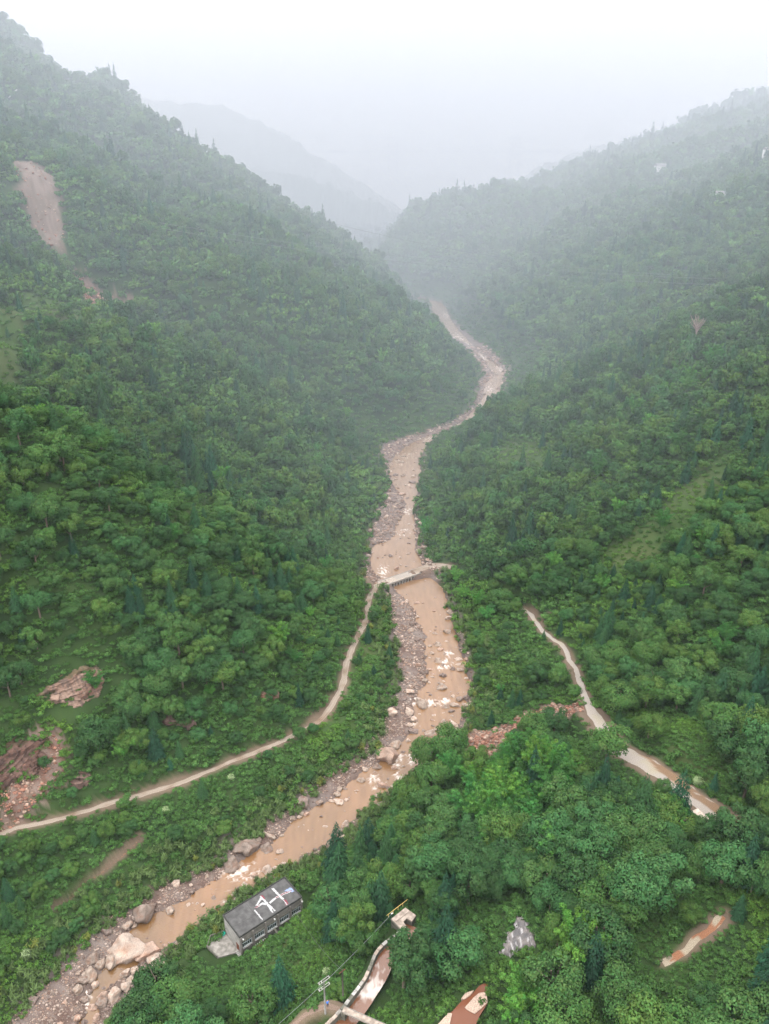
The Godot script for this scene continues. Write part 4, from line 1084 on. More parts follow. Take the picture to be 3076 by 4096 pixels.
	var p3 := thing("lamp_post", "short dark post with a white lamp head at the corner of the intake platform", "lamp post", Vector3(1.4, 22.5, -119.3))
	st = begin()
	tube(st, [Vector3.ZERO, Vector3(0.03, 2.2, 0)], [0.06, 0.05], 6)
	part(p3, "post", done(st), M.pole_wood)
	box(p3, "head", Vector3(0.4, 0.18, 0.26), Vector3(0.15, 2.27, 0), M.porcelain, Vector3(0, 0.5, 0.2))
	wire(Vector3(1.45, 24.6, -119.3), Vector3(-34.5, 20.0, -86.0), 2.5, 0.03, "thin pale cable sagging from the intake platform towards the lower left", M.wire_pale)
	wire(Vector3(-7.9, ht(-7.9, -103.8) + 9.2, -103.8), Vector3(-22.0, 8.0, -136.2), 2.0, 0.025, "thin dark cable from the plain wooden pole down to the powerhouse", M.wire)
	# people
	var ps := [[Vector3(-10.75, 20.75, -102.25), 0.4, "person in blue top and dark trousers on the stony path by the pole", Color(0.04, 0.16, 0.5), Color(0.015, 0.015, 0.02), 0],
		[Vector3(11.2, 0, -107.3), -0.6, "person in a pale top carrying a yellow bag on the creek bank under trees", Color(0.6, 0.68, 0.64), Color(0.16, 0.1, 0.07), 1]]
	for p in ps:
		var at: Vector3 = p[0]
		at.y = ht(at.x, at.z)
		var o := thing("person", p[2], "person", at, p[1])
		part(o, "body", person_mesh(p[3], p[4], p[5]), M.person)
		st = begin()
		tube(st, [Vector3(0, 1.6, -0.02), Vector3(0, 1.68, -0.02), Vector3(0, 1.735, -0.01)], [0.1, 0.098, 0.05], 10)
		part(o, "hair", done(st), M.dark)
		if p[5] == 1:
			var hand: Vector3 = o.transform * Vector3(0.3, 0.42, 0.16)
			var bag := thing("bag", "yellow carrier bag held by the person on the creek bank", "bag", hand, 0.3)
			st = begin()
			tube(st, [Vector3(0, 0, 0), Vector3(0, 0.05, 0), Vector3(0, 0.3, 0), Vector3(0, 0.42, 0)], [0.12, 0.22, 0.2, 0.08], 9)
			part(bag, "sack", done(st), mat("bag_yellow", lin(0.5, 0.42, 0.03), 0.6))
			st = begin()
			tube(st, [Vector3(0, 0.4, 0), Vector3(0, 0.5, 0)], [0.04, 0.05], 6)
			part(bag, "neck", done(st), M.bag_yellow)

func pole(at: Vector3, h: float, arms: bool):
	var o := thing("utility_pole", "grey concrete utility pole with two pairs of white crossarms beside the footbridge" if arms else "plain dark wooden pole among low bushes left of the channel wall", "pole", at)
	var st := begin()
	tube(st, [Vector3(0, -0.5, 0), Vector3(0, h * 0.5, 0), Vector3(0, h, 0)], [0.19, 0.16, 0.12], 10)
	part(o, "shaft", done(st), M.pole_grey if arms else M.pole_wood)
	if not arms:
		box(o, "crossarm", Vector3(1.5, 0.1, 0.1), Vector3(0, h - 0.3, 0.14), M.rust, Vector3(0, 0.7, 0))
		return
	for lvl in [h - 0.35, h - 2.1]:
		for sz in [-1, 1]:
			var arm := box(o, "crossarm", Vector3(2.5, 0.11, 0.08), Vector3(sin(0.68) * sz * 0.17, lvl + sz * -0.06, cos(0.68) * sz * 0.17), M.steel_pale, Vector3(0, 0.68, 0))
			if sz == 1:
				for k in [-1.1, -0.55, 1.1]:
					var s2 := begin()
					tube(s2, [Vector3(0, 0, 0), Vector3(0, 0.08, 0), Vector3(0, 0.09, 0), Vector3(0, 0.24, 0)], [0.05, 0.09, 0.06, 0.06], 7)
					part(arm, "insulator", done(s2), M.porcelain, Vector3(k, 0.05, -0.1))
		if lvl < h - 1:
			for k in [-1.15, -0.5, 1.15]: box(o, "spacer", Vector3(0.08, 0.1, 0.42), Vector3(cos(0.68) * k, lvl, -sin(0.68) * k), M.steel_pale, Vector3(0, 0.68, 0))

func wire(a: Vector3, b: Vector3, sag: float, r: float, label: String, m: Material, group := ""):
	var pts := []
	var rr := []
	for i in 25:
		var t := i / 24.0
		pts.append(a.lerp(b, t) - Vector3(0, sag * 4.0 * t * (1 - t), 0) - a)
		rr.append(r)
	var st := begin()
	tube(st, pts, rr, 5)
	single("power_line" if sag > 4 else "cable", done(st), m, label, "cable", a, group)

# one continuous figure: joints joined by a smooth minimum, meshed as surface nets
func person_mesh(top: Color, legs: Color, pose: int) -> ArrayMesh:
	var bones := []
	var skin := Color(0.36, 0.2, 0.13)
	var arm := 0.0 if pose == 0 else 0.12
	for s in [-1.0, 1.0]:
		var k: float = 0.06 * s if pose == 1 else 0.0
		bones.append([Vector3(0.09 * s, 0.88, 0), Vector3(0.1 * s, 0.48, 0.03 + k), 0.085, 0.062, legs])
		bones.append([Vector3(0.1 * s, 0.48, 0.03 + k), Vector3(0.1 * s, 0.09, -0.01 + k * 2), 0.06, 0.043, legs if pose == 0 else skin])
		bones.append([Vector3(0.1 * s, 0.05, -0.02 + k * 2), Vector3(0.11 * s, 0.035, 0.15 + k * 2), 0.045, 0.035, Color(0.05, 0.04, 0.04)])
		bones.append([Vector3(0.2 * s, 1.38, 0), Vector3(0.25 * s, 1.1, 0.02 + arm), 0.058, 0.046, top])
		bones.append([Vector3(0.25 * s, 1.1, 0.02 + arm), Vector3(0.27 * s, 0.86, 0.1 + arm), 0.043, 0.033, skin])
		for fi in 4: bones.append([Vector3(0.265 * s + (fi - 1.5) * 0.004, 0.85, 0.085 + arm + fi * 0.018), Vector3(0.27 * s, 0.745 + absf(fi - 1.5) * 0.012, 0.1 + arm + fi * 0.014), 0.014, 0.009, skin])
		bones.append([Vector3(0.255 * s, 0.83, 0.13 + arm), Vector3(0.235 * s, 0.775, 0.16 + arm), 0.014, 0.01, skin])
	bones.append([Vector3(0, 0.95, 0), Vector3(0, 1.32, 0), 0.145, 0.165, top])
	bones.append([Vector3(-0.13, 1.38, 0), Vector3(0.13, 1.38, 0), 0.08, 0.08, top])
	bones.append([Vector3(0, 0.9, 0), Vector3(0, 0.98, 0), 0.145, 0.14, legs])
	bones.append([Vector3(0, 1.42, 0), Vector3(0, 1.54, 0.01), 0.058, 0.055, skin])
	bones.append([Vector3(0, 1.58, 0.01), Vector3(0, 1.65, 0.0), 0.092, 0.1, skin])
	bones.append([Vector3(0, 1.605, 0.09), Vector3(0, 1.585, 0.115), 0.018, 0.02, skin])
	for s in [-1.0, 1.0]: bones.append([Vector3(0.098 * s, 1.625, 0), Vector3(0.1 * s, 1.59, 0), 0.018, 0.014, skin])
	var cs := 0.022
	var lo := Vector3(-0.42, -0.04, -0.3)
	var nx := 38
	var ny := 83
	var nz := 34
	var field := PackedFloat32Array()
	field.resize(nx * ny * nz)
	field.fill(1.0)
	for b in bones:
		var a: Vector3 = b[0]
		var e: Vector3 = b[1]
		var m: float = maxf(b[2], b[3]) + 0.09
		var c0 := ((a.min(e) - Vector3.ONE * m - lo) / cs).floor()
		var c1 := ((a.max(e) + Vector3.ONE * m - lo) / cs).ceil()
		for i in range(maxi(0, int(c0.x)), mini(nx - 1, int(c1.x)) + 1):
			for j in range(maxi(0, int(c0.y)), mini(ny - 1, int(c1.y)) + 1):
				for k in range(maxi(0, int(c0.z)), mini(nz - 1, int(c1.z)) + 1):
					var p := lo + Vector3(i, j, k) * cs
					var t := clampf((p - a).dot(e - a) / maxf((e - a).length_squared(), 1e-6), 0, 1)
					var d: float = p.distance_to(a.lerp(e, t)) - lerpf(b[2], b[3], t)
					var q := (i * ny + j) * nz + k
					var f := field[q]
					var kk := 0.03
					var h := clampf(0.5 + 0.5 * (f - d) / kk, 0, 1)
					field[q] = lerpf(f, d, h) - kk * h * (1 - h)
	var vid := {}
	var v := PackedVector3Array()
	var c := PackedColorArray()
	for i in nx - 1:
		for j in ny - 1:
			for k in nz - 1:
				var sum := Vector3.ZERO
				var n := 0
				for ed in EDGES:
					var pa: Vector3 = ed[0]
					var pb: Vector3 = ed[1]
					var fa := field[((i + int(pa.x)) * ny + j + int(pa.y)) * nz + k + int(pa.z)]
					var fb := field[((i + int(pb.x)) * ny + j + int(pb.y)) * nz + k + int(pb.z)]
					if (fa < 0) != (fb < 0):
						sum += pa.lerp(pb, fa / (fa - fb))
						n += 1
				if n == 0: continue
				var p := lo + (Vector3(i, j, k) + sum / n) * cs
				vid[Vector3i(i, j, k)] = v.size()
				v.append(p)
				var best := 1e9
				var col := top
				for b in bones:
					var a: Vector3 = b[0]
					var e: Vector3 = b[1]
					var t := clampf((p - a).dot(e - a) / maxf((e - a).length_squared(), 1e-6), 0, 1)
					var d: float = p.distance_to(a.lerp(e, t)) - lerpf(b[2], b[3], t)
					if d < best:
						best = d
						col = b[4]
				c.append(col)
	var st := begin()
	var ax := [Vector3i(1, 0, 0), Vector3i(0, 1, 0), Vector3i(0, 0, 1)]
	for i in range(1, nx - 1):
		for j in range(1, ny - 1):
			for k in range(1, nz - 1):
				for d in 3:
					var f0 := field[(i * ny + j) * nz + k] < 0
					var g: Vector3i = Vector3i(i, j, k) + ax[d]
					var f1 := field[(g.x * ny + g.y) * nz + g.z] < 0
					if f0 == f1: continue
					var u: Vector3i = ax[(d + 1) % 3]
					var w: Vector3i = ax[(d + 2) % 3]
					var o := Vector3i(i, j, k)
					var q := [o - u - w, o - w, o, o - u]
					if not f0: q.reverse()
					if not (vid.has(q[0]) and vid.has(q[1]) and vid.has(q[2]) and vid.has(q[3])): continue
					for x in [0, 2, 1, 0, 3, 2]:
						st.set_color(c[vid[q[x]]])
						st.add_vertex(v[vid[q[x]]])
	st.index()
	st.generate_normals()
	return st.commit()

const EDGES := [[Vector3(0, 0, 0), Vector3(1, 0, 0)], [Vector3(0, 1, 0), Vector3(1, 1, 0)], [Vector3(0, 0, 1), Vector3(1, 0, 1)], [Vector3(0, 1, 1), Vector3(1, 1, 1)],
	[Vector3(0, 0, 0), Vector3(0, 1, 0)], [Vector3(1, 0, 0), Vector3(1, 1, 0)], [Vector3(0, 0, 1), Vector3(0, 1, 1)], [Vector3(1, 0, 1), Vector3(1, 1, 1)],
	[Vector3(0, 0, 0), Vector3(0, 0, 1)], [Vector3(1, 0, 0), Vector3(1, 0, 1)], [Vector3(0, 1, 0), Vector3(0, 1, 1)], [Vector3(1, 1, 0), Vector3(1, 1, 1)]]


# ---------------------------------------------------------------- bridge over the river
func build_river_bridge():
	var a : Vector3 = BRIDGE[0]
	var b : Vector3 = BRIDGE[1]
	var d := (b - a).normalized()
	var yaw := atan2(-d.z, d.x)
	var ln := a.distance_to(b)
	var o := thing("river_bridge", "low concrete culvert bridge carrying the dirt road over the muddy river", "bridge", (a + b) * 0.5, yaw)
	box(o, "deck", Vector3(ln + 2.0, 0.4, 4.4), Vector3(0, -0.2, 0), M.bridge_deck)
	for sz in [-1, 1]: box(o, "kerb", Vector3(ln + 1.8, 0.16, 0.3), Vector3(0, 0.07, sz * 2.1), M.concrete_old)
	var n := 12
	for i in n + 1:
		box(o, "pier", Vector3(0.55, 2.3, 4.3), Vector3(-ln / 2 + i * ln / n, -1.55, 0), M.concrete_old)
	for i in n:
		var x := -ln / 2 + (i + 0.5) * ln / n
		var st := begin()
		var ring := []
		for k in 13: ring.append(Vector2(cos(PI * k / 12.0), sin(PI * k / 12.0)) * (ln / n * 0.5 - 0.2))
		for k in 12:
			for q in [[ring[k], 0.0, 2.22], [ring[k + 1], 0.0, 2.22], [ring[k + 1], 0.34, 2.22], [ring[k], 0.0, 2.22], [ring[k + 1], 0.34, 2.22], [ring[k], 0.34, 2.22]]:
				var top: float = q[1]
				st.add_vertex(Vector3(q[0].x, (q[0].y if top == 0.0 else maxf(0.62, q[0].y)), q[2]))
		part(o, "arch", done(st), M.concrete_old, Vector3(x, -1.05, 0))
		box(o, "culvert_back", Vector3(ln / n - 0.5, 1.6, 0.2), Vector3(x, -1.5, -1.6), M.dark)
	box(o, "mud_layer", Vector3(9.0, 0.04, 2.6), Vector3(2.5, 0.02, -0.3), M.gravel_road)


# ---------------------------------------------------------------- creek with pool and rock chute
func local_sheet(pts: Array, thick: float) -> Array:
	var c := Vector3.ZERO
	for p in pts: c += p
	c /= pts.size()
	var poly := []
	for p in pts: poly.append(Vector2(p.x - c.x, p.z - c.z))
	return [c, sheet(poly, thick, false)]

func build_creek():
	var w := local_sheet(POOL, 0.6)
	var at: Vector3 = w[0]
	at.y = 24.95
	single("pool", w[1], mat("red_water", lin(0.11, 0.04, 0.02), 0.15), "still red-brown creek pool between pale rock shelves", "pool", at, "", "structure")
	var names_ := ["broad pale flat rock shelf on the right side of the red-brown pool", "long pale rock shelf on the left side of the red-brown pool", "pale rock shelf at the near end of the red-brown pool"]
	var k := 0
	for pl in [ROCK1, ROCK2, ROCK3]:
		var s := local_sheet(pl, 1.2)
		var q: Vector3 = s[0]
		q.y = 25.1 + 0.05 * k
		single("rock_shelf", s[1], M.rock_pale, names_[k], "rock", q)
		k += 1
	# the wet rock chute
	var v := PackedVector3Array()
	var c := PackedColorArray()
	var idx := PackedInt32Array()
	var lo := Vector3(1e9, 0, 1e9)
	var hi := -lo
	for p in CHUTE:
		lo = lo.min(p)
		hi = hi.max(p)
	var nx := 60
	var nz := 60
	for j in nz:
		for i in nx:
			var x := lerpf(lo.x - 1, hi.x + 1, i / (nx - 1.0))
			var z := lerpf(lo.z - 1, hi.z + 1, j / (nz - 1.0))
			var s := inside(CHUTE, x, z) + n_fine.get_noise_2d(x * 1.3, z * 1.3) * 0.8
			var r := absf(n_fine.get_noise_2d(x * 1.2 + 10.0, z * 0.5))
			var y := ht(x, z) + (clampf(s * 0.6, -1.0, 0.5) + 0.5 * r if s > -1.5 else -1.5)
			v.append(Vector3(x, y, z))
			var g := Color(0.11, 0.105, 0.105).lerp(Color(0.2, 0.175, 0.16), clampf(0.5 + n_mid.get_noise_2d(x * 5, z * 5), 0, 1))
			if n_fine.get_noise_2d(x * 2.2 + 30.0, z * 0.5) > 0.28: g = Color(0.34, 0.32, 0.31)
			c.append(g)
	for j in nz - 1:
		for i in nx - 1:
			var a := j * nx + i
			idx.append_array([a, a + 1, a + nx, a + 1, a + nx + 1, a + nx])
	var st := SurfaceTool.new()
	st.create_from(mesh_of(v, idx, null, c), 0)
	st.generate_normals()
	single("rock_chute", st.commit(), M.rock, "grey wet rock chute with thin white streams of water among the foreground trees", "rock", Vector3.ZERO)
	single("trail", ribbon(even_on(PATH2), -0.8, 0.8, 0.1, 0.6, func(q: Vector3, _t: float) -> Color: return Color(1.2, 0.95, 0.8) if n_mid.get_noise_2d(q.x * 4, q.z * 4) > -0.1 else Color(0.8, 0.42, 0.26)), M.gravel_road, "pale earth path winding between the trees on the right foreground slope", "path", Vector3.ZERO, "", "structure")

func even_on(p: Array) -> Array:
	var o := []
	for q in p: o.append(Vector3(q.x, ht(q.x, q.z), q.z))
	return o


# ---------------------------------------------------------------- rocks
func rock_mesh(sd: int, sub: int, cuts: int, flat: float) -> ArrayMesh:
	var r := RandomNumberGenerator.new()
	r.seed = sd * 7919 + 13
	var s := SphereMesh.new()
	s.radius = 1.0
	s.height = 2.0
	s.radial_segments = 10 * sub
	s.rings = 6 * sub
	var arr := s.get_mesh_arrays()
	var v: PackedVector3Array = arr[Mesh.ARRAY_VERTEX]
	var planes := []
	for i in cuts:
		var n := Vector3(r.randf_range(-1, 1), r.randf_range(-0.5, 1), r.randf_range(-1, 1)).normalized()
		planes.append([n, r.randf_range(0.44, 0.82)])
	planes.append([Vector3(r.randf_range(-0.2, 0.2), 1, r.randf_range(-0.2, 0.2)).normalized(), flat])
	var c := PackedColorArray()
	var off := Vector3(sd * 13.7, sd * 5.1, sd * 9.3)
	for i in v.size():
		var p := v[i]
		for pl in planes:
			var d: float = p.dot(pl[0]) - pl[1]
			if d > 0: p -= pl[0] * d
		var q := p * 3.0 + off
		p += v[i] * (n_fine.get_noise_3d(q.x * 0.8, q.y * 0.8, q.z * 0.8) * 0.18 + n_fine.get_noise_3d(q.x * 3, q.y * 3, q.z * 3) * 0.07)
		v[i] = p
		var g := 0.85 + 0.3 * n_fine.get_noise_3d(q.x * 0.8, q.y * 2.5, q.z * 0.8)
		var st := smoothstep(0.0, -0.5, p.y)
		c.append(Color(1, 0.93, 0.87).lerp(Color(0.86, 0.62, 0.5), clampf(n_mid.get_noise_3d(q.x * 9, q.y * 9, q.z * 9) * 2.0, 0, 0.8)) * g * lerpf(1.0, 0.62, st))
	arr[Mesh.ARRAY_VERTEX] = v
	arr[Mesh.ARRAY_COLOR] = c
	arr[Mesh.ARRAY_TEX_UV] = null
	arr[Mesh.ARRAY_TANGENT] = null
	arr[Mesh.ARRAY_NORMAL] = null
	var m := ArrayMesh.new()
	m.add_surface_from_arrays(Mesh.PRIMITIVE_TRIANGLES, arr)
	var st2 := SurfaceTool.new()
	st2.create_from(m, 0)
	st2.generate_normals()
	return st2.commit()

const ORD := ["nearest", "second nearest", "third nearest", "fourth nearest", "fifth nearest", "sixth nearest", "seventh nearest", "eighth nearest", "ninth nearest", "tenth nearest", "eleventh nearest", "twelfth nearest", "thirteenth nearest", "fourteenth nearest", "fifteenth nearest", "sixteenth nearest", "seventeenth nearest", "eighteenth nearest", "nineteenth nearest", "twentieth nearest", "twenty-first nearest", "twenty-second nearest", "twenty-third nearest", "twenty-fourth nearest", "twenty-fifth nearest"]
var marks := [
	["the powerhouse's right end", Vector2(-21, -140)], ["the powerhouse's left end", Vector2(-34.5, -129)], ["the concrete yard", Vector2(-38, -124)], ["the intake platform", Vector2(4, -120)],
	["the channel footbridge", Vector2(-3, -98)], ["the red-brown pool", Vector2(14, -99)], ["the grey rock chute", Vector2(25, -109)], ["the penstock pipe mouth", Vector2(-1, -128)],
	["the giant riverside boulder", Vector2(-62, -129)], ["the rapids above the powerhouse", Vector2(-36, -160)], ["the big slab boulder at the narrows", Vector2(2, -202)],
	["the landslide fan by the river", Vector2(32, -192)], ["the pink cliff", Vector2(-86, -193)], ["the red cliff", Vector2(-92, -168)], ["the bridge's left end", Vector2(-3, -283)], ["the bridge's right end", Vector2(14, -301)],
	["the broken road slabs", Vector2(80, -146)], ["the right road's upper bend", Vector2(58, -200)], ["the right road's shaded middle", Vector2(63, -175)], ["the bamboo grove", Vector2(35, -165)],
	["the earth trail on the left bank", Vector2(-73, -146)], ["the left road's wide bend", Vector2(-16, -219)], ["the gravel bar below the bridge", Vector2(6, -255)], ["the path in the right foreground", Vector2(50, -100)],
	["the midstream boulders below the gravel bar", Vector2(18, -218)], ["the gravel island above the bridge", Vector2(8, -330)], ["the upstream river bend", Vector2(10, -470)], ["the left foreground gravel bank", Vector2(-60, -118)], ["the left bank rapids boulders", Vector2(-42, -166)], ["the right gravel point", Vector2(-13, -164)],
]

# labels by what stands nearest: [node, look words, xz] -> a label for each
func label_all(list: Array, noun: String, kind: String):
	var by := {}
	for e in list:
		var best := ""
		var bd := 1e9
		for m in marks:
			var d: float = m[1].distance_to(e[2])
			if d < bd:
				bd = d
				best = m[0]
		if not by.has(best): by[best] = []
		by[best].append([bd, e])
	for k in by:
		var a: Array = by[k]
		a.sort_custom(func(p, q): return p[0] < q[0])
		var cnt := {}
		for p in a:
			var look: String = p[1][1]
			var i: int = cnt.get(look, 0)
			cnt[look] = i + 1
			p[1][0].set_meta("label", "%s%s %s %s" % [look, (" " + noun) if noun else "", (ORD[i] if i > 0 else "nearest"), k])

var rock_lib := []
func build_boulders():
	for i in 14: rock_lib.append(rock_mesh(i, 3, 13, [0.5, 0.7, 0.62, 0.85][i % 4]))
	var tones := [lin(0.33, 0.28, 0.24), lin(0.44, 0.375, 0.325), lin(0.24, 0.2, 0.175), lin(0.38, 0.29, 0.24), lin(0.2, 0.165, 0.15)]
	var tone_words := ["grey-brown", "pale", "dark grey", "pinkish", "dark"]
	var mats := []
	for i in tones.size():
		var m: StandardMaterial3D = M.rock.duplicate()
		m.albedo_color = tones[i]
		m.resource_name = "boulder_rock"
		mats.append(m)

	var list := []
	var placed := []
	for b in BOULDERS:
		var x: float = b[0]
		var z: float = b[1]
		placed.append([x, z, b[2], b[3], b[4], int(b[5])])
	var r := rng
	var tries := 0
	while placed.size() < 285 and tries < 20000:
		tries += 1
		var z := 102.0 + pow(r.randf(), 1.3) * 330.0
		var i := clampi(int(z - 40.0), 0, 1799)
		var x := r.randf_range(XL[i] - 2, XR[i] + 2)
		var s := bed_out(x, z)
		var dw := water_out(x, z)
		if s > 1.5 or (dw < -1.5 and r.randf() > (0.7 if z > 195 and z < 278 else 0.22)) or dw > 5 and r.randf() > 0.4: continue
		if absf(x - -28) < 14 and absf(z - 135) < 11 and s > -4: continue
		if z > 278 and z < 306 and dw < 0: continue
		var w := 0.9 + pow(r.randf(), 2.4) * 2.2 + z * 0.002
		var ok := true
		for p in placed:
			if Vector2(p[0] - x, p[1] + z).length() < (p[2] + w) * 0.45: ok = false
		if not ok: continue
		placed.append([x, -z, w, w * r.randf_range(0.4, 0.75), w * r.randf_range(0.6, 1.0), r.randi() % 5])
	for p in placed:
		var x: float = p[0]
		var z: float = p[1]
		var y := maxf(ht(x, z), lv(-z) - 0.25)
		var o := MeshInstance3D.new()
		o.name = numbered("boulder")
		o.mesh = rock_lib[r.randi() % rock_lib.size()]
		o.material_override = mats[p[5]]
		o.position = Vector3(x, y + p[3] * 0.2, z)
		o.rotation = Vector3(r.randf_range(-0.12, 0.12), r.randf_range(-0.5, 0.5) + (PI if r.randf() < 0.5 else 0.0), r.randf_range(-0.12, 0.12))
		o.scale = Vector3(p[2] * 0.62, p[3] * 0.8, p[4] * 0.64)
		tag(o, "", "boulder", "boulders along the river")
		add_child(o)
		var size_: String = "huge" if p[2] > 5 else "large" if p[2] > 2.6 else "mid-sized" if p[2] > 1.5 else "small"
		var where := "in the water" if water_out(x, -z) < 0 else "on gravel"
		list.append([o, "%s %s boulder %s" % [size_, tone_words[p[5]], where], Vector2(x, z)])
	label_all(list, "", "boulder")

func scatter(called: String, label: String, category: String, mesh: Mesh, m: Material, tf: Array, cols: Array):
	if tf.is_empty(): return
	var mm := MultiMesh.new()
	mm.transform_format = MultiMesh.TRANSFORM_3D
	mm.use_colors = cols.size() > 0
	mm.mesh = mesh
	mm.instance_count = tf.size()
	for i in tf.size():
		mm.set_instance_transform(i, tf[i])
		if cols.size() > 0: mm.set_instance_color(i, cols[i])
	var o := MultiMeshInstance3D.new()
	o.name = numbered(called)
	o.multimesh = mm
	if m: o.material_override = m
	tag(o, label, category, "", "stuff")
	add_child(o)

func build_gravel():
	var stones := []
	for i in 5: stones.append(rock_mesh(40 + i, 1, 6, 0.7))
	var tf := [[], [], [], [], []]
	var cl := [[], [], [], [], []]
	var pal := [Color(0.34, 0.285, 0.25), Color(0.25, 0.185, 0.155), Color(0.43, 0.375, 0.335), Color(0.18, 0.135, 0.115), Color(0.29, 0.22, 0.18), Color(0.24, 0.21, 0.19)]
	var z := 98.0
	while z < 700.0:
		var i := clampi(int(z - 40.0), 0, 1799)
		var step := clampf(0.16 + (z - 98.0) * 0.0022, 0.3, 1.2)
		var x := XL[i] - 1.5
		while x < XR[i] + 1.5:
			x += step * rng.randf_range(0.5, 1.5)
			var zz := z + rng.randf_range(-0.5, 0.5) * step
			var dw := water_out(x, zz)
			var s := bed_out(x, zz)
			if dw < -0.5 and rng.randf() > (0.03 if z < 300 else 0.08): continue
			if s > 0 and rng.randf() > 0.4: continue
			if dw < 0 and dw > -0.5 and rng.randf() > 0.35: continue
			if n_mid.get_noise_2d(x * 2.0 + 300.0, zz * 2.0) < -0.22 and rng.randf() > 0.25: continue
			var k := rng.randi() % 5
			var d := step * (0.36 + 1.3 * pow(rng.randf(), 4.0)) * 0.8
			var b := Basis.from_euler(Vector3(rng.randf_range(-0.4, 0.4), rng.randf() * TAU, rng.randf_range(-0.4, 0.4))).scaled(Vector3(d, d * rng.randf_range(0.45, 0.8), d * rng.randf_range(0.6, 1.0)))
			tf[k].append(Transform3D(b, Vector3(x, maxf(ht(x, -zz), lv(zz) - 0.1) + d * 0.15, -zz)))
			cl[k].append(pal[rng.randi() % 6] * rng.randf_range(0.8, 1.25))
		z += step
	# rubble on the landslides
	for pl in [[SLIDE_R, 4200, 0.5], [SLIDE_L, 900, 0.55], [SLIDE_L2, 1500, 0.9], [CLIFF2, 1200, 0.4]]:
		var lo := Vector3(1e9, 0, 1e9)
		var hi := -lo
		for p in pl[0]:
			lo = lo.min(p)
			hi = hi.max(p)
		for n in pl[1]:
			var x := rng.randf_range(lo.x, hi.x)
			var zz := rng.randf_range(lo.z, hi.z)
			if inside(pl[0], x, zz) < -0.5: continue
			var k := rng.randi() % 5
			var d: float = pl[2] * (0.35 + 1.6 * pow(rng.randf(), 4.0))
			tf[k].append(Transform3D(Basis.from_euler(Vector3(rng.randf() * 6, rng.randf() * 6, 0)).scaled(Vector3(d, d * 0.7, d * 0.8)), Vector3(x, ht(x, zz) + d * 0.1, zz)))
			cl[k].append((Color(0.36, 0.2, 0.15) if rng.randf() < 0.6 else Color(0.44, 0.34, 0.28)) * rng.randf_range(0.7, 1.15))
	var words := ["pale", "rounded", "pinkish", "angular", "mixed"]
	for k in 5: scatter("gravel", "%s cobbles and gravel on the river bars and landslides" % words[k], "gravel", stones[k], M.rock, tf[k], cl[k])

# ---------------------------------------------------------------- cliffs
func block_mesh(sd: int) -> ArrayMesh:
	var b := BoxMesh.new()
	b.size = Vector3(1, 1, 1)
	b.subdivide_width = 3
	b.subdivide_height = 4
	b.subdivide_depth = 2
	var arr := b.get_mesh_arrays()
	var v: PackedVector3Array = arr[Mesh.ARRAY_VERTEX]
	var c := PackedColorArray()
	for i in v.size():
		var p := v[i]
		var q := p * 4.0 + Vector3(sd * 11.3, sd * 3.7, sd * 5.9)
		var ledge := floorf((p.y + 0.5) * 4.0 + n_fine.get_noise_2d(q.x, q.z) * 0.8)
		p += Vector3(n_fine.get_noise_3d(q.x * 0.7, q.y * 0.7, q.z), n_fine.get_noise_3d(q.y, q.z, q.x + 20), n_fine.get_noise_3d(q.z, q.x, q.y + 40)) * 0.26
		p.z += 0.05 * sin(ledge * 2.4 + sd)
		v[i] = p
		var band := n_fine.get_noise_3d(q.x * 0.3, q.y * 2.6, sd)
		var streak := n_fine.get_noise_2d(q.x * 2.2, sd * 3.0)
		var col := Color(1, 0.88, 0.8).lerp(Color(0.55, 0.44, 0.4), clampf(band * 1.6 + 0.2, 0, 1))
		col = col.lerp(Color(0.3, 0.28, 0.28), clampf(streak * 2.0 - 0.1, 0, 0.85))
		c.append(col)
	arr[Mesh.ARRAY_VERTEX] = v
	arr[Mesh.ARRAY_COLOR] = c
	arr[Mesh.ARRAY_TEX_UV] = null
	arr[Mesh.ARRAY_TANGENT] = null
	arr[Mesh.ARRAY_NORMAL] = null
	var m := ArrayMesh.new()
	m.add_surface_from_arrays(Mesh.PRIMITIVE_TRIANGLES, arr)
	var st := SurfaceTool.new()
	st.create_from(m, 0)
	st.set_smooth_group(-1)
	st.deindex()
	st.generate_normals()
	return st.commit()

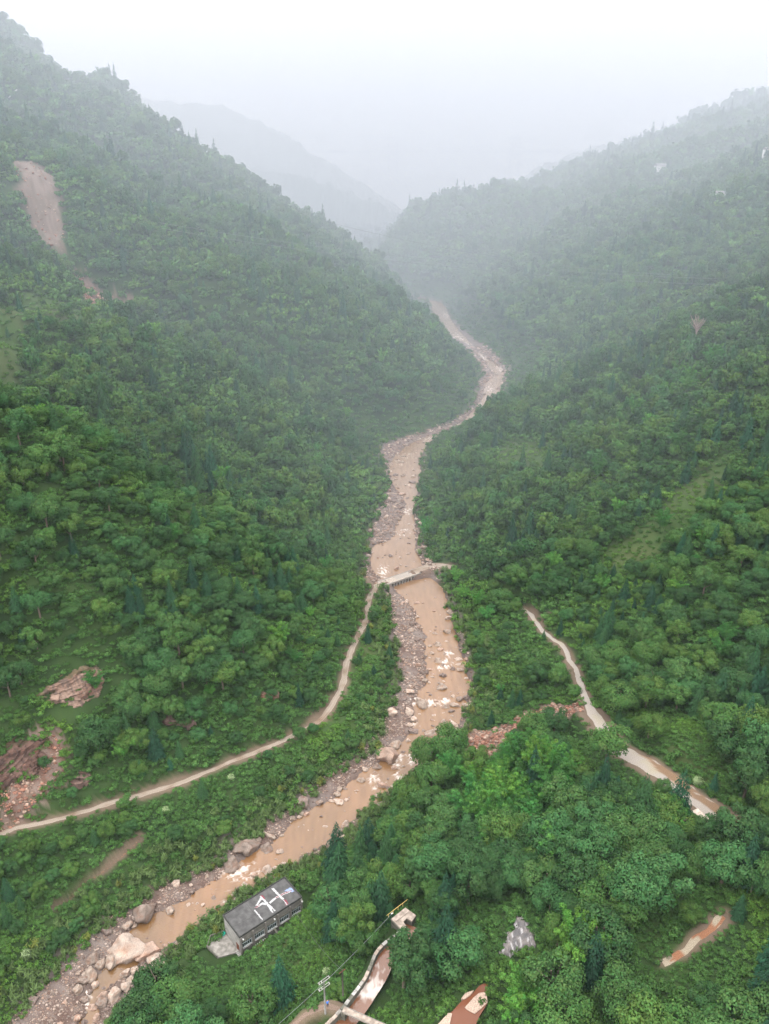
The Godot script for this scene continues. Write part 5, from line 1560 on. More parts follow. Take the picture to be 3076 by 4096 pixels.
func cliff(label: String, a: Vector3, b: Vector3, up: float, cols: int, rows: int, tone: Color, tilt: float, blocks: Array):
	# a rock face: a sheet that bulges out of the slope in ledges and joints and sinks back into it at its ragged rim
	var c := (a + b) * 0.5
	c.y = ht(c.x, c.z)
	var o := thing("cliff_face", label, "cliff", c)
	var m: StandardMaterial3D = M.rock.duplicate()
	m.albedo_color = tone
	m.resource_name = "cliff_rock"
	var d := b - a
	d.y = 0
	var ln := d.length()
	d = d.normalized()
	var out := Vector3(-d.z, 0, d.x)
	if out.dot(Vector3(-c.x, 0, -c.z)) < 0: out = -out
	var nu := int(ln * 3.2) + 8
	var nv := int(up * 3.4) + 8
	var v := PackedVector3Array()
	var col := PackedColorArray()
	var cell := FastNoiseLite.new()
	cell.noise_type = FastNoiseLite.TYPE_CELLULAR
	cell.cellular_return_type = FastNoiseLite.RETURN_CELL_VALUE
	cell.frequency = 0.22
	cell.seed = int(absf(c.x) * 3)
	for j in nv:
		for i in nu:
			var u := (i / (nu - 1.0) * 2 - 1) * 1.25
			var w := j / (nv - 1.0) * 2.3 - 1.15
			var x := u * ln * 0.5
			var y := w * up * 0.5
			var rim := 1.0 - pow(u * u + w * w, 0.9) + 0.75 * n_mid.get_noise_2d(x * 2.4 + c.x, y * 2.4)
			var yy := y - x * tilt
			var bed := floorf(yy * 0.75 + 0.5 * n_fine.get_noise_2d(x * 0.5, yy * 0.5))
			var joint := cell.get_noise_2d(x * 1.3 + bed * 9.0, bed * 5.0)
			var blk := cell.get_noise_2d(x * 0.5, yy * 0.7 + 60.0)
			var prot := clampf(rim * 2.4, -1.6, 1.1) + 0.75 * joint + 0.55 * blk + 0.35 * sin(bed * 12.9) + 0.22 * n_fine.get_noise_2d(x * 3.0, yy * 4.0)
			var back := (y + up * 0.5) * 0.42
			var q := c + d * x - out * back
			q.y = ht(q.x, q.z) + prot * 0.7
			q += out * prot * 0.9
			v.append(q - c)
			var g := Color(1.0, 0.9, 0.83).lerp(Color(0.62, 0.46, 0.39), clampf(0.45 + blk * 0.9, 0, 1))
			g = g.lerp(Color(0.4, 0.37, 0.36), clampf(n_fine.get_noise_2d(x * 1.7, yy * 0.25 + 9.0) * 2.2, 0, 0.85))
			g = g.lerp(Color(0.25, 0.22, 0.2), clampf((0.12 - absf(fposmod(yy * 0.75, 1.0) - 0.02)) * 5.0, 0, 0.6))
			if rim < 0.15: g = g.lerp(Color(0.2, 0.3, 0.12), 0.5)
			col.append(g)
	var idx := PackedInt32Array()
	for j in nv - 1:
		for i in nu - 1:
			var k := j * nu + i
			idx.append_array([k, k + nu, k + 1, k + 1, k + nu, k + nu + 1])
	var st := SurfaceTool.new()
	st.create_from(mesh_of(v, idx, null, col), 0)
	st.set_smooth_group(-1)
	st.deindex()
	st.generate_normals()
	part(o, "rock_face", st.commit(), m)
	for k in 2 + cols / 2:
		var t := rng.randf_range(-0.4, 0.4)
		var q := c + d * ln * t - out * rng.randf_range(0.1, 0.7) * up * 0.42 + out * 0.6
		q.y = ht(q.x, q.z) + 0.5
		var s := rng.randf_range(0.9, 1.9)
		var p := part(o, "rock_block", blocks[rng.randi() % blocks.size()], m, q - c, Vector3(rng.randf_range(-0.3, 0.3), rng.randf() * TAU, rng.randf_range(-0.3, 0.3)))
		p.scale = Vector3(s * 1.5, s, s * 1.2)

func build_cliffs():
	var bl := []
	for i in 6: bl.append(block_mesh(i))
	cliff("pink and grey layered cliff face standing out of the forest above the left road", CLIFF1[0] + Vector3(2, 0, 5), CLIFF1[4] + Vector3(0, 0, 3), 17.0, 5, 3, lin(0.27, 0.205, 0.17), 0.1, bl)
	cliff("dark red-brown bedded cliff above the left road at the edge of the photograph", CLIFF2[7] + Vector3(-3, 0, -3), CLIFF2[5] + Vector3(-1.5, 0, -3), 19.0, 5, 4, lin(0.14, 0.095, 0.08), 0.3, bl)
	cliff("small grey cliff between bushes just above the left road's straight", MISC[12] + Vector3(-4, 0, 1), MISC[12] + Vector3(4, 0, -2), 8.0, 3, 2, lin(0.16, 0.125, 0.11), 0.15, bl)
	cliff("small pinkish outcrop high above the left road's wide bend", MISC[11] + Vector3(-2, 0, 1), MISC[11] + Vector3(3, 0, -2), 8.0, 2, 2, lin(0.22, 0.15, 0.12), 0.1, bl)
	cliff("small pale ledge right of the pink cliff", CLIFF1[4] + Vector3(5, 0, -6), CLIFF1[4] + Vector3(11, 0, -9), 7.0, 3, 1, lin(0.21, 0.165, 0.14), 0.1, bl)
	var st := begin()
	cliff("short striped rock wall beside the left road next to the red cliff", CLIFF2[5] + Vector3(4.5, 0, 1), CLIFF2[5] + Vector3(9, 0, 0), 8.0, 3, 2, lin(0.15, 0.11, 0.095), 0.05, bl)


# ---------------------------------------------------------------- far bridge, houses, lines
func build_distance():
	var A: Vector3 = FAR[0]      # left tower at deck, right tower at deck
	var B: Vector3 = FAR[1]
	var top: float = FAR[2].y
	var low: float = FAR[3].y
	var o := thing("suspension_bridge", "faint grey suspension bridge with two H-shaped towers far off in the haze", "bridge", Vector3(0, 0, A.z))
	var z0 := A.z
	for t in [A, B]:
		for sx in [-1, 1]:
			box(o, "tower_leg", Vector3(7, top - low, 7), Vector3(t.x + sx * 12, (top + low) / 2, 0), M.bridge_red)
		for y in [top - 5.0, lerpf(A.y, top, 0.35), A.y - 8.0]: box(o, "tower_beam", Vector3(18, 5, 6), Vector3(t.x, y, 0), M.bridge_red)
	box(o, "deck", Vector3(B.x - A.x + 560, 5.5, 24), Vector3((A.x + B.x) / 2 + 40, A.y, 0), M.bridge_red)
	for sz in [-1, 1]:
		var pts := []
		var rr := []
		for i in 41:
			var t := i / 40.0
			pts.append(Vector3(lerpf(A.x, B.x, t), top - 2.0 - (top - A.y - 10.0) * 4.0 * t * (1 - t), sz * 11))
			rr.append(1.1)
		var st := begin()
		tube(st, pts, rr, 5)
		part(o, "main_cable", done(st), M.bridge_red)
		for e in [[A.x, A.x - 190], [B.x, B.x + 210]]:
			st = begin()
			tube(st, [Vector3(e[0], top - 2, sz * 11), Vector3(e[1], A.y, sz * 11)], [1.1, 1.1], 5)
			part(o, "backstay", done(st), M.bridge_red)
		for i in range(1, 30):
			var q: Vector3 = pts[clampi(int(i * 40.0 / 30.0), 0, 40)]
			st = begin()
			tube(st, [q, Vector3(q.x, A.y, q.z)], [0.3, 0.3], 4)
			part(o, "hanger", done(st), M.bridge_red)
	house(MISC[5] + Vector3(-12, 0, 0), 9, 6, 5.5, 0.25, "low white house at the left end of the hazy row on the right ridge")
	house(MISC[5] + Vector3(0, 0, 0), 10, 6, 5.0, 0.2, "long pale house in the middle of the hazy row on the right ridge")
	house(MISC[5] + Vector3(12, 0, 2), 8, 6, 5.5, 0.3, "pale house at the right end of the hazy row on the right ridge")
	house(MISC[6] + Vector3(2, 0, 0), 10, 7, 9.0, 0.1, "tall two-storey white house at the edge of the photograph on the right ridge")
	house(MISC[7], 12, 7, 5.0, 0.2, "small lone pale house lower on the hazy right ridge")
	house(MISC[3], 13, 7, 4.5, -0.2, "grey-roofed farmhouse among trees on the right slope")
	# roadside works high on the left
	var gr := thing("guardrail", "white guardrail along the road high on the left slope", "guardrail", Vector3.ZERO)
	var gp := []
	for p in RAIL: gp.append(Vector3(p.x, ht(p.x, p.z) + 1.2, p.z))
	for i in gp.size() - 1:
		var a: Vector3 = gp[i]
		var b: Vector3 = gp[i + 1]
		var n := maxi(1, int(a.distance_to(b) / 9.0))
		for k in n:
			var p := a.lerp(b, k / float(n))
			var q := a.lerp(b, (k + 0.93) / float(n))
			var d := q - p
			var r := box(gr, "rail", Vector3(d.length(), 0.75, 0.25), (p + q) / 2, M.wall_white, Vector3(0, atan2(-d.z, d.x), 0))
			r.rotation.z = asin(d.y / d.length())
			box(gr, "post", Vector3(0.3, 1.6, 0.3), p + Vector3(0, -0.6, 0), M.wall_white)
	var sh: Vector3 = RAIL[RAIL.size() - 1]
	house(sh + Vector3(4, 0, -4), 9, 6, 4.0, 0.3, "pale roadside shed at the end of the white guardrail high on the left")
	var bl := thing("blue_truck", "small blue truck on the road high on the left slope", "truck", Vector3(sh.x + 2, ht(sh.x + 2, sh.z + 4) + 0.4, sh.z + 4), 0.2)
	box(bl, "cargo_bed", Vector3(5.2, 2.0, 2.3), Vector3(-0.9, 1.6, 0), M.paint_blue)
	box(bl, "cab", Vector3(1.7, 2.0, 2.2), Vector3(2.6, 1.5, 0), M.paint_blue)
	for x in [-2.4, 2.4]:
		for sz in [-1, 1]:
			var st := begin()
			tube(st, [Vector3(x, 0.5, sz * 0.8), Vector3(x, 0.5, sz * 1.15)], [0.5, 0.5], 10)
			part(bl, "wheel", done(st), M.dark)
	for l in [[Vector3(-273, 144, -560), Vector3(286, 84, -560), 14, "upper pale power line spanning the whole valley"], [Vector3(-274, 141, -560), Vector3(287, 80, -560), 14, "lower pale power line spanning the whole valley"], [Vector3(-42, 118, -600), Vector3(306, 81, -600), 12, "thin single power line crossing before the hazy right slope"]]:
		wire(l[0], l[1], l[2], 0.06, l[3], M.wire_pale)

func house(at: Vector3, w: float, d: float, h: float, yaw: float, label: String):
	at.y = ht(at.x, at.z) - 0.5
	var o := thing("house", label, "house", at, yaw)
	var body := box(o, "wall", Vector3(w, h + 2.0, d), Vector3(0, h / 2 - 1.0, 0), M.wall_white)
	var st := begin()
	st.set_smooth_group(-1)
	var r := w / 2 + 0.5
	var e := d / 2 + 0.7
	var t := h + d * 0.28
	for f in [[Vector3(-r, h, e), Vector3(r, h, e), Vector3(r, t, 0), Vector3(-r, t, 0)], [Vector3(r, h, -e), Vector3(-r, h, -e), Vector3(-r, t, 0), Vector3(r, t, 0)], [Vector3(-r, h - 0.2, -e), Vector3(r, h - 0.2, -e), Vector3(r, h - 0.2, e), Vector3(-r, h - 0.2, e)]]:
		for q in [f[0], f[2], f[1], f[0], f[3], f[2]]: st.add_vertex(q)
	for s in [-1, 1]:
		for q in [Vector3(s * r, h - 0.2, e), Vector3(s * r, t, 0), Vector3(s * r, h - 0.2, -e)]: st.add_vertex(q)
	part(o, "roof", done(st), M.roof_tile)
	var fl := 2 if h > 7 else 1
	for j in fl:
		for i in 3:
			var x := (i - 1) * w * 0.3
			var y := 1.6 + j * h / 2.0
			if i == 1 and j == 0:
				box(o, "door", Vector3(1.1, 2.1, 0.1), Vector3(x, 1.05, d / 2 + 0.03), M.rust)
			else:
				var wn := box(o, "window", Vector3(1.5, 1.3, 0.1), Vector3(x, y, d / 2 + 0.03), M.frame)
				box(wn, "pane", Vector3(1.2, 1.0, 0.06), Vector3(0, 0, 0.04), M.pane)


# ---------------------------------------------------------------- plants
class Leafy:
	var v := PackedVector3Array()
	var n := PackedVector3Array()
	var c := PackedColorArray()
	var i := PackedInt32Array()
	var r := RandomNumberGenerator.new()
	func leaf(p: Vector3, out: Vector3, along: Vector3, size: float, wide: float, soft: Vector3, col: Color):
		var t := (along - out * along.dot(out)).normalized() * size
		var b := out.cross(t).normalized() * size * wide
		var k := v.size()
		var nn := (out * 0.7 + soft * 0.55).normalized()
		v.push_back(p - t); v.push_back(p + b - out * size * 0.15); v.push_back(p + t - out * size * 0.3); v.push_back(p - b - out * size * 0.15)
		for q in 4:
			n.push_back(nn)
			c.push_back(col)
		i.push_back(k); i.push_back(k + 1); i.push_back(k + 2); i.push_back(k); i.push_back(k + 2); i.push_back(k + 3)
	func rnd() -> Vector3:
		return Vector3(r.randf_range(-1, 1), r.randf_range(-1, 1), r.randf_range(-1, 1))
	func clump(c0: Vector3, rad: Vector3, count: int, size: float, wide: float, center: Vector3, col: Color, droop: float, vary: float):
		for q in count:
			var d := rnd()
			d.y += 0.35
			d = d.normalized()
			var p := c0 + d * rad * r.randf_range(0.72, 1.06)
			var o := (d + rnd() * 0.55 + Vector3(0, 0.25, 0)).normalized()
			var al := (rnd() + Vector3(0, -droop, 0)).normalized()
			var g := r.randf_range(1.0 - vary, 1.0 + vary)
			var cc := col * g
			cc.r *= r.randf_range(0.85, 1.2)
			leaf(p, o, al, size * r.randf_range(0.7, 1.3), wide, (d * 0.7 + (p - center).normalized() * 0.5).normalized(), cc)

func leaf_mesh(L) -> ArrayMesh:
	return mesh_of(L.v, L.i, L.n, L.c)

func broad_crown(sd: int, clumps: int, leaves: int, size: float, shape: int, base: Color) -> ArrayMesh:
	var L := Leafy.new()
	L.r.seed = sd * 1013 + 7
	var asp := [1.3, 1.7, 0.95, 1.45][shape] as float      # height of crown over its radius
	var y0 := [0.42, 0.5, 0.75, 0.35][shape] as float
	var mid := Vector3(0, y0 + asp * 0.42, 0)
	var lobes := []
	if shape == 1 or shape == 3:
		for k in 3 + shape: lobes.append(Vector3(L.r.randf_range(-0.5, 0.5), L.r.randf_range(-0.1, 0.5), L.r.randf_range(-0.5, 0.5)))
	for k in clumps:
		var d := L.rnd()
		d.y = absf(d.y) * 1.1 - 0.32
		d = d.normalized()
		var rr := pow(L.r.randf(), 0.5) * 0.34 + 0.42
		var c0 := mid + Vector3(d.x * rr, d.y * rr * asp * 0.62, d.z * rr)
		if lobes.size() > 0: c0 = c0 * 0.72 + Vector3(0, mid.y * 0.28, 0) + lobes[k % lobes.size()] * 0.75
		var cr := L.r.randf_range(0.25, 0.44) * (0.85 if lobes.size() > 0 else 1.0)
		if shape == 2:
			c0.y = y0 + asp * 0.55 - (c0.x * c0.x + c0.z * c0.z) * 0.35 + L.r.randf_range(-0.25, 0.12)
		var tone := L.r.randf_range(0.86, 1.16)
		L.clump(c0, Vector3(cr, cr * (0.9 if shape != 2 else 0.5), cr), leaves, size, 0.62, mid, Color(base.r * tone * L.r.randf_range(0.9, 1.15), base.g * tone, base.b * tone), 0.25, 0.3)
	return leaf_mesh(L)

func conifer_crown(sd: int, count: int, size: float, base: Color, fat: float) -> ArrayMesh:
	var L := Leafy.new()
	L.r.seed = sd * 577 + 3
	var hgt := 3.6
	for k in count:
		var t := 1.0 - sqrt(L.r.randf())
		var a := L.r.randf() * TAU
		var bough := 0.8 + 0.2 * sin(a * 5.0 + floorf(t * 13.0) * 2.3 + sd)
		var rad := pow(1.0 - t, fat) * bough * L.r.randf_range(0.55, 1.05)
		var d := Vector3(cos(a), 0, sin(a))
		var p := d * rad + Vector3(0, 0.35 + t * (hgt - 0.35) - rad * 0.22 + L.r.randf_range(-0.06, 0.06), 0)
		var o := (d * 0.6 + Vector3(0, 0.7, 0) + L.rnd() * 0.4).normalized()
		L.leaf(p, o, d + Vector3(0, -0.5, 0) + L.rnd() * 0.3, size * L.r.randf_range(0.7, 1.3) * (1.1 - 0.5 * t), 0.42, (d + Vector3(0, 0.35, 0)).normalized(), base * L.r.randf_range(0.7, 1.35))
	return leaf_mesh(L)

func bamboo_crown(sd: int, culms: int, leaves: int, size: float, base: Color) -> ArrayMesh:
	var L := Leafy.new()
	L.r.seed = sd * 331 + 17
	for k in culms:
		var a := L.r.randf() * TAU
		var reach := L.r.randf_range(0.35, 1.0)
		var top := L.r.randf_range(1.7, 2.5)
		var d := Vector3(cos(a), 0, sin(a))
		var tone := L.r.randf_range(0.75, 1.25)
		var col := Color(base.r * tone * L.r.randf_range(0.85, 1.25), base.g * tone, base.b * tone)
		for s in 5:
			var t := 0.45 + s * 0.14
			var p := d * (0.15 + reach * pow(t, 2.2) * 0.9) + Vector3(0, top * (t - 0.28 * pow(t, 4.0) * reach), 0)
			var cr := lerpf(0.22, 0.13, s / 4.0)
			L.clump(p, Vector3(cr, cr * 0.8, cr), leaves, size, 0.3, p - d * 0.3 - Vector3(0, 0.3, 0), col, 0.9, 0.28)
	return leaf_mesh(L)

func shrub_mesh(sd: int, clumps: int, leaves: int, size: float, base: Color) -> ArrayMesh:
	var L := Leafy.new()
	L.r.seed = sd * 211 + 5
	for k in clumps:
		var a := L.r.randf() * TAU
		var q := sqrt(L.r.randf()) * 0.72
		var cr := L.r.randf_range(0.26, 0.46)
		var tone := L.r.randf_range(0.8, 1.22)
		L.clump(Vector3(cos(a) * q, 0.25 + 0.4 * (1 - q) + L.r.randf_range(-0.1, 0.2), sin(a) * q), Vector3(cr, cr * 0.85, cr), leaves, size, 0.6, Vector3(0, -0.2, 0), base * tone, 0.2, 0.3)
	return leaf_mesh(L)

func reed_mesh(sd: int, blades: int, base: Color) -> ArrayMesh:
	var L := Leafy.new()
	L.r.seed = sd * 97 + 41
	for k in blades:
		var a := L.r.randf() * TAU
		var lean := L.r.randf_range(0.1, 0.75)
		var hgt := L.r.randf_range(0.7, 1.35)
		var d := Vector3(cos(a), 0, sin(a))
		var col := base * L.r.randf_range(0.75, 1.3)
		var o := Vector3(cos(a * 1.7), 0, sin(a * 1.7)) * 0.3 * sqrt(L.r.randf())
		for s in 3:
			var t := (s + 0.5) / 3.0
			var p := o + d * lean * t * t * 0.9 + Vector3(0, hgt * (t - 0.3 * t * t * lean), 0)
			var al := (d * lean * 2.0 * t + Vector3(0, 1.0 - 0.6 * t * lean, 0)).normalized()
			L.leaf(p, (d * 0.6 + Vector3(0, 0.6, 0) + L.rnd() * 0.3).normalized(), al, hgt * 0.24, 0.16, (d + Vector3.UP).normalized(), col)
	return leaf_mesh(L)

func trunk_mesh(sd: int, h: float, r0: float) -> ArrayMesh:
	var r := RandomNumberGenerator.new()
	r.seed = sd + 500
	var st := begin()
	var lean := Vector3(r.randf_range(-0.08, 0.08), 0, r.randf_range(-0.08, 0.08))
	tube(st, [Vector3(0, -0.25, 0), lean * 0.5 + Vector3(0, h * 0.5, 0), lean + Vector3(0, h, 0)], [r0 * 1.3, r0, r0 * 0.45], 6)
	for k in 4:
		var a := k * 1.7 + r.randf()
		var y := h * r.randf_range(0.45, 0.75)
		tube(st, [lean * 0.7 + Vector3(0, y, 0), Vector3(cos(a) * 0.3, y + 0.25, sin(a) * 0.3), Vector3(cos(a) * 0.55, y + 0.55, sin(a) * 0.55)], [r0 * 0.5, r0 * 0.35, r0 * 0.15], 5)
	return done(st)

func tone_mat(c: Color) -> StandardMaterial3D:
	var m: StandardMaterial3D = M.leaf.duplicate()
	m.albedo_color = c.linear_to_srgb()
	m.resource_name = "leaf_tone"
	return m

var kinds := {}
func build_plants():
	var G := Color(0.037, 0.081, 0.024)
	var near := {"broad": [], "conifer": [], "bamboo": []}
	var far := {"broad": [], "conifer": [], "bamboo": []}
	for k in 10: near.broad.append(broad_crown(k, 30, 210, 0.043, [0, 1, 2, 3, 0, 1, 3, 0, 1, 0][k], G))
	for k in 6: far.broad.append(broad_crown(50 + k, 22, 60, 0.085, [0, 1, 0, 3, 1, 3][k], G))
	for k in 4: near.conifer.append(conifer_crown(k, 2400, 0.1, Color(0.022, 0.058, 0.027), [0.75, 0.6, 0.9, 0.7][k]))
	for k in 3: far.conifer.append(conifer_crown(20 + k, 520, 0.2, Color(0.022, 0.058, 0.027), [0.75, 0.6, 0.9][k]))
	for k in 4: near.bamboo.append(bamboo_crown(k, 30, 60, 0.045, Color(0.048, 0.132, 0.028)))
	for k in 2: far.bamboo.append(bamboo_crown(30 + k, 18, 16, 0.1, Color(0.048, 0.132, 0.028)))
	var trunks := []
	for k in 4: trunks.append(trunk_mesh(k, 1.35, 0.055))
	var con_trunk := trunk_mesh(9, 2.4, 0.06)
	var culm := begin()
	for k in 12:
		var a := k * 2.4
		tube(culm, [Vector3(cos(a), 0, sin(a)) * 0.1, Vector3(cos(a), 3.4, sin(a)) * 0.22, Vector3(cos(a) * 0.45, 1.5, sin(a) * 0.45)], [0.014, 0.012, 0.008], 4)
	var culms := done(culm)
	# --- candidates
	var cand := []       # [kind, pos, radius, tone index, apparent size, shape]
	var z := 84.0
	while z < 1560.0:
		var cell := clampf(3.5 + (z - 150.0) * 0.0062, 3.5, 9.5)
		var amax := 0.86 if z < 160 else 0.62
		var x := -amax * z
		while x < amax * z:
			x += cell
			var px := x + rng.randf_range(-0.45, 0.45) * cell
			var pz := -(z + rng.randf_range(-0.45, 0.45) * cell)
			var pick := rng.randf()
			var s := bed_out(px, -pz)
			if s < 2.0: continue
			var cl := clear_of(px, pz)
			if cl.x < 1.4: continue
			var zone := n_zone.get_noise_2d(px, pz)
			var zone2 := n_zone.get_noise_2d(px + 700.0, pz * 1.3)
			var left := px < XL[clampi(int(-pz - 40.0), 0, 1799)]
			if patch_at(px, pz, ["soil", "rock"]) > -4.0 and pick > 0.02: continue
			if patch_at(px, pz, ["scar"]) > -5.0: continue
			var md := patch_at(px, pz, ["meadow"])
			if md > -1.5 and pick > (0.06 if md > 2 else 0.25): continue
			var R := 1.6 + 3.4 * pow(rng.randf(), 1.8) + zone * 1.4
			if not left and -pz < 200:
				if rng.randf() < 0.3: continue
				R = 3.0 + 3.2 * pow(rng.randf(), 1.3) + zone * 0.8
			if -pz > 118 and -pz < 152 and px > -50 and px < -13 and s < 17: continue
			if -pz > 119 and -pz < 150 and px > -46 and px < -13: continue
			if patch_at(px, pz, ["clear"]) > -1.5: continue
			if not left and -pz > 148 and -pz < 186 and s < 8.0: continue
			if (left and s < 24 and -pz > 640 and -pz < 880) or (not left and s < 28 and -pz > 425 and -pz < 650): continue
			if s < 16 and (left or -pz > 190):
				if pick > 0.35: continue
				R = rng.randf_range(1.5, 2.6)
			elif left and s < 34 and -pz < 260:
				if pick > 0.55: continue
				R = rng.randf_range(1.5, 2.8)
			if cl.y > 0.5 and cl.x < (8.0 if left else (3.0 if -pz < 121 and -pz > 105 and px > -13 and px < 13 else 10.5)) and cl.x > -9 and pick > (0.2 if left or -pz > 200 else 0.03): continue
			if cl.x < 3.0: R = minf(R, 2.4)
			if -pz > 420: R *= 1.0 + (-pz - 420) * 0.0005
			if zone2 < -0.3 and pick > 0.5: continue
			var kind := "broad"
			var con := clampf(n_zone.get_noise_2d(px * 1.3 - 400.0, pz * 1.3) * 1.6 + 0.02, 0.03, 0.8)
			if left and -pz > 250 and s > 60: con += 0.1
			if rng.randf() < con * 0.7: kind = "conifer"
			elif rng.randf() < 0.012 + 0.5 * clampf(n_zone.get_noise_2d(px * 1.1, pz * 1.1 - 900.0) * 2.0 - 0.75, 0, 1): kind = "bamboo"
			var grove := Vector2(px - 33, pz + 166).length()
			if not left and grove < 17: kind = "bamboo" if rng.randf() < 0.75 else kind
			if kind == "conifer": R *= 0.74
			if kind == "bamboo": R *= 0.95
			cand.append([kind, Vector3(px, ht(px, pz) - 0.15, pz), maxf(R, 1.2), zone])
		z += cell
	for e in CONIFERS: cand.append(["conifer", Vector3(e.x, ht(e.x, e.z) - 0.1, e.z), e.y, -0.2])
	for e in BAMBOOS: cand.append(["bamboo", Vector3(e.x, ht(e.x, e.z) - 0.1, e.z), e.y, 0.3])
	# --- the largest in view stand as objects of their own
	var q := Basis.from_euler(Vector3(deg_to_rad(-PITCH), 0, 0)).inverse()
	var ranked := []
	for i in cand.size():
		var c: Array = cand[i]
		var p: Vector3 = q * (c[1] + Vector3(0, c[2], 0) - cam_at)
		var sx := absf(p.x / p.z) / 0.469
		var sy := absf(p.y / p.z) / 0.625
		var app: float = c[2] / -p.z
		if sx > 1.02 or sy > 1.04: app *= 0.1
		ranked.append([app, i])
	ranked.sort_custom(func(a, b): return a[0] > b[0])
	var left_over := {"broad": 285, "conifer": 110, "bamboo": 70}
	var tones := [Color(1, 1, 1), Color(0.68, 0.74, 0.85), Color(1.25, 1.12, 0.9), Color(0.84, 1.0, 1.14), Color(1.12, 1.12, 1.0)]
	var words := ["mid green", "dark green", "yellowish green", "bluish green", "fresh green"]
	var tmats := []
	for t in tones: tmats.append(tone_mat(t))
	var called := {"broad": "broadleaf_tree", "conifer": "conifer_tree", "bamboo": "bamboo_clump"}
	var nouns := {"broad": "broadleaf tree", "conifer": "pointed conifer", "bamboo": "feathery bamboo clump"}
	var grp := {"broad": "broadleaf trees on the nearer slopes", "conifer": "conifers on the slopes", "bamboo": "bamboo clumps"}
	var lists := {"broad": [], "conifer": [], "bamboo": []}
	var heaps := {}
	for e in ranked:
		var c: Array = cand[e[1]]
		var kind: String = c[0]
		var pos: Vector3 = c[1]
		var R: float = c[2]
		var dist := pos.distance_to(cam_at)
		var stretch := rng.randf_range(0.85, 1.2) if dist < 330 else rng.randf_range(1.0, 1.5)
		var ti := clampi(int(rng.randf_range(0, 5)), 0, 4)
		if c[3] < -0.15 and rng.randf() < 0.6: ti = 1
		if left_over[kind] > 0:
			left_over[kind] -= 1
			var o := Node3D.new()
			o.name = numbered(called[kind])
			o.position = pos
			o.rotation.y = rng.randf() * TAU
			o.scale = Vector3(R, R * stretch, R)
			tag(o, "", "tree" if kind != "bamboo" else "bamboo", grp[kind])
			add_child(o)
			part(o, "crown", near[kind][rng.randi() % near[kind].size()], tmats[ti])
			if kind == "broad": part(o, "trunk", trunks[rng.randi() % 4], M.bark)
			elif kind == "conifer": part(o, "trunk", con_trunk, M.bark_dark)
			else: part(o, "culms", culms, M.culm)
			var size_: String = ("tall" if R > 3.9 else "mid-sized" if R > 2.7 else "small") if kind == "broad" else ("tall" if R > 2.1 else "small") if kind == "conifer" else ("broad" if R > 3.2 else "small")
			lists[kind].append([o, size_ + " " + words[ti], Vector2(pos.x, pos.z)])
			continue
		var lib: Array = near[kind] if dist < 330 else far[kind]
		var k := rng.randi() % lib.size()
		var key := "%s %d %d" % [kind, 0 if dist < 330 else 1, k]
		if not heaps.has(key): heaps[key] = [lib[k], [], [], kind]
		heaps[key][1].append(Transform3D(Basis(Vector3.UP, rng.randf() * TAU).scaled(Vector3(R, R * stretch, R)), pos))
		var tn: Color = tones[ti]
		heaps[key][2].append(tn * rng.randf_range(0.85, 1.15))
	for kind in lists: label_all(lists[kind], nouns[kind], kind)
	for key in heaps:
		var h: Array = heaps[key]
		scatter("forest", {"broad": "dense green broadleaf forest covering the valley slopes", "conifer": "dark conifers scattered through the slope forest", "bamboo": "light green bamboo patches within the slope forest"}[h[3]], "forest", h[0], M.leaf, h[1], h[2])
	# --- undergrowth
	var sh_near := []
	var sh_far := []
	for k in 4: sh_near.append(shrub_mesh(k, 9, 30, 0.11, Color(0.040, 0.087, 0.023)))
	for k in 3: sh_far.append(shrub_mesh(10 + k, 7, 14, 0.2, Color(0.040, 0.087, 0.023)))
	var reeds := []
	for k in 3: reeds.append(reed_mesh(k, 46, Color(0.065, 0.1, 0.034)))
	var tf := {}
	z = 80.0
	while z < 1300.0:
		var cell := clampf(1.25 + (z - 100.0) * 0.006, 1.25, 6.5)
		var amax := 0.86 if z < 160 else 0.62
		var x := -amax * z
		while x < amax * z:
			x += cell
			var px := x + rng.randf_range(-0.5, 0.5) * cell
			var pz := -(z + rng.randf_range(-0.5, 0.5) * cell)
			var s := bed_out(px, -pz)
			if s < (-2.4 if z > 135 and z < 290 and px < 0 else -0.6) + 1.6 * n_mid.get_noise_2d(px * 2, pz * 2): continue
			var cl := clear_of(px, pz)
			if cl.x < 0.15 or (cl.x < 0.9 and rng.randf() > 0.3): continue
			if patch_at(px, pz, ["soil", "rock"]) > -0.4 and rng.randf() > (0.3 if px < -60 else 0.04): continue
			if patch_at(px, pz, ["scar"]) > -2.5: continue
			var cell_r := 1.0
			var md := patch_at(px, pz, ["meadow"])
			if md > 0: cell_r = 0.75 if z > 240 else 1.5
			var zone := n_zone.get_noise_2d(px * 2.0, pz * 2.0)
			var reedy := s < 9.0 and rng.randf() < 0.62 - s * 0.05
			var r: float = cell_r * cell * rng.randf_range(0.55, 1.0) * (0.8 if md > 0 else 1.0)
			if md < 0: r *= rng.randf_range(0.9, 1.55)
			if cl.y > 0.5 and cl.x < 4.0: r *= 0.75
			var tone := Color(1, 1, 1).lerp(Color(1.5, 1.35, 0.9), clampf(zone * 1.5 + (0.35 if md > 0 else 0.0), 0, 1)) * rng.randf_range(0.75, 1.2)
			var key := "shrub near %d" % (rng.randi() % 4) if z < 330 else "shrub far %d" % (rng.randi() % 3)
			if reedy and z < 700:
				key = "reed %d" % (rng.randi() % 3)
				r = rng.randf_range(1.3, 2.5) * (1.0 + z * 0.0008)
				tone = Color(1, 1, 1).lerp(Color(1.7, 1.3, 0.9), 1.0 if rng.randf() < 0.08 else 0.0) * rng.randf_range(0.7, 1.15)
			if z > 400 and s < 26: r = minf(r, 2.0)
			if not tf.has(key): tf[key] = [[], []]
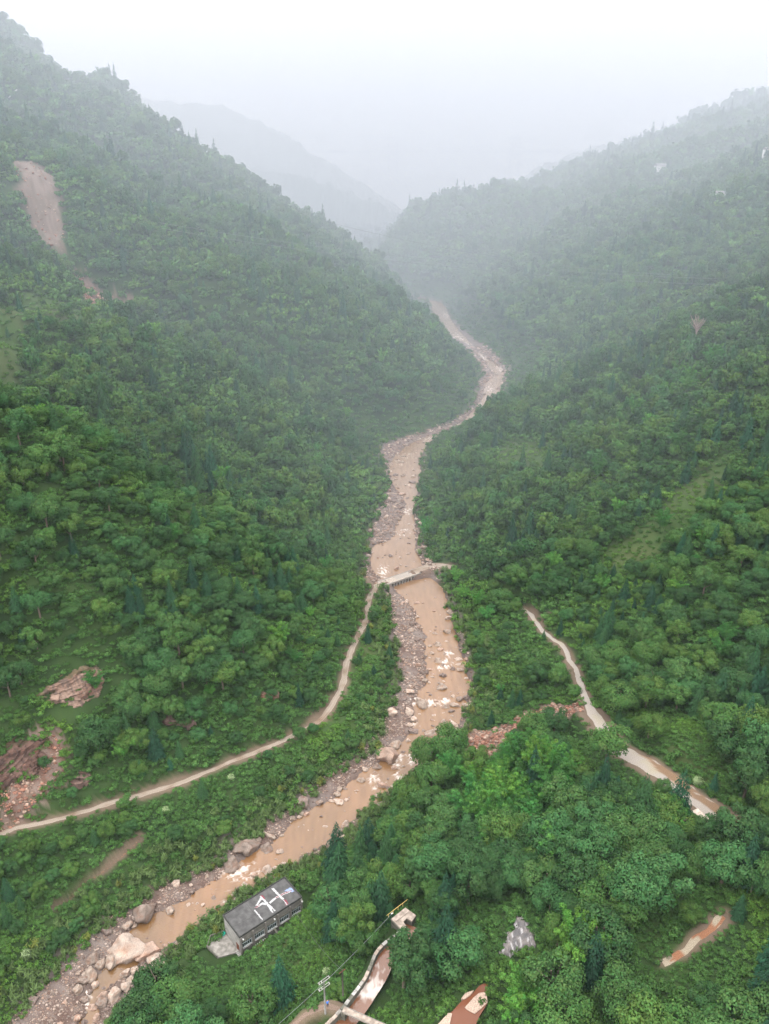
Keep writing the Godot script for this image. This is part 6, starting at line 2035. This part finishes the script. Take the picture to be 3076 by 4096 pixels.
			tf[key][0].append(Transform3D(Basis(Vector3.UP, rng.randf() * TAU).scaled(Vector3(r, r * (rng.randf_range(0.55, 0.95) if z < 260 else rng.randf_range(0.9, 1.3)) if not reedy else r, r)), Vector3(px, ht(px, pz) - 0.05, pz)))
			tf[key][1].append(tone)
		z += cell
	for key in tf:
		var kk := int(key.split(" ")[-1])
		if key.begins_with("reed"): scatter("reeds", "tall pale green reeds along the riverbanks", "reeds", reeds[kk], M.leaf, tf[key][0], tf[key][1])
		else: scatter("undergrowth", "low green bushes and vines between the trees on the slopes", "undergrowth", sh_near[kk] if key.begins_with("shrub near") else sh_far[kk], M.leaf, tf[key][0], tf[key][1])

func build_small_things():
	# leafless tree on the right slope, pale silver-grass tufts
	var r := RandomNumberGenerator.new()
	r.seed = 77
	var at: Vector3 = MISC[1]
	at.y = ht(at.x, at.z)
	var t := thing("dead_tree", "leafless pale pinkish tree standing among green crowns on the right slope", "tree", at)
	var st := begin()
	tube(st, [Vector3(0, -0.5, 0), Vector3(0.2, 4, 0), Vector3(0, 7, 0.2)], [0.4, 0.3, 0.2], 7)
	part(t, "trunk", done(st), M.dead_wood)
	for k in 16:
		st = begin()
		var a := k * 2.4
		var y := 3.5 + k * 0.22
		var tip := Vector3(cos(a) * r.randf_range(2.5, 4.5), y + r.randf_range(4, 7), sin(a) * r.randf_range(2.5, 4.5))
		var midp := Vector3(cos(a) * 1.2, y + 2.0, sin(a) * 1.2)
		tube(st, [Vector3(0.1, y, 0), midp, tip], [0.2, 0.16, 0.07], 5)
		for j in 5:
			var b := midp.lerp(tip, 0.2 + j * 0.18)
			tube(st, [b, b + Vector3(r.randf_range(-1, 1), r.randf_range(0.6, 1.8), r.randf_range(-1, 1))], [0.09, 0.04], 4)
		part(t, "branch", done(st), M.dead_wood)
	var tuft := reed_mesh(60, 70, Color(0.16, 0.21, 0.10))
	var k2 := 0
	var ph := ["beside the washed concrete road's upper verge", "on the left bank below the dirt road's first straight", "on the slope behind the wooden pole", "near the left edge above the river gravel", "on the left bank between trail and road"]
	for p in TUFTS:
		var o := thing("silver_grass", "large pale silver grass tuft %s" % ph[k2], "grass tuft", Vector3(p.x, ht(p.x, p.z), p.z), 0.0, "silver grass tufts")
		o.scale = Vector3.ONE * p.y
		part(o, "blades", tuft, M.leaf)
		k2 += 1
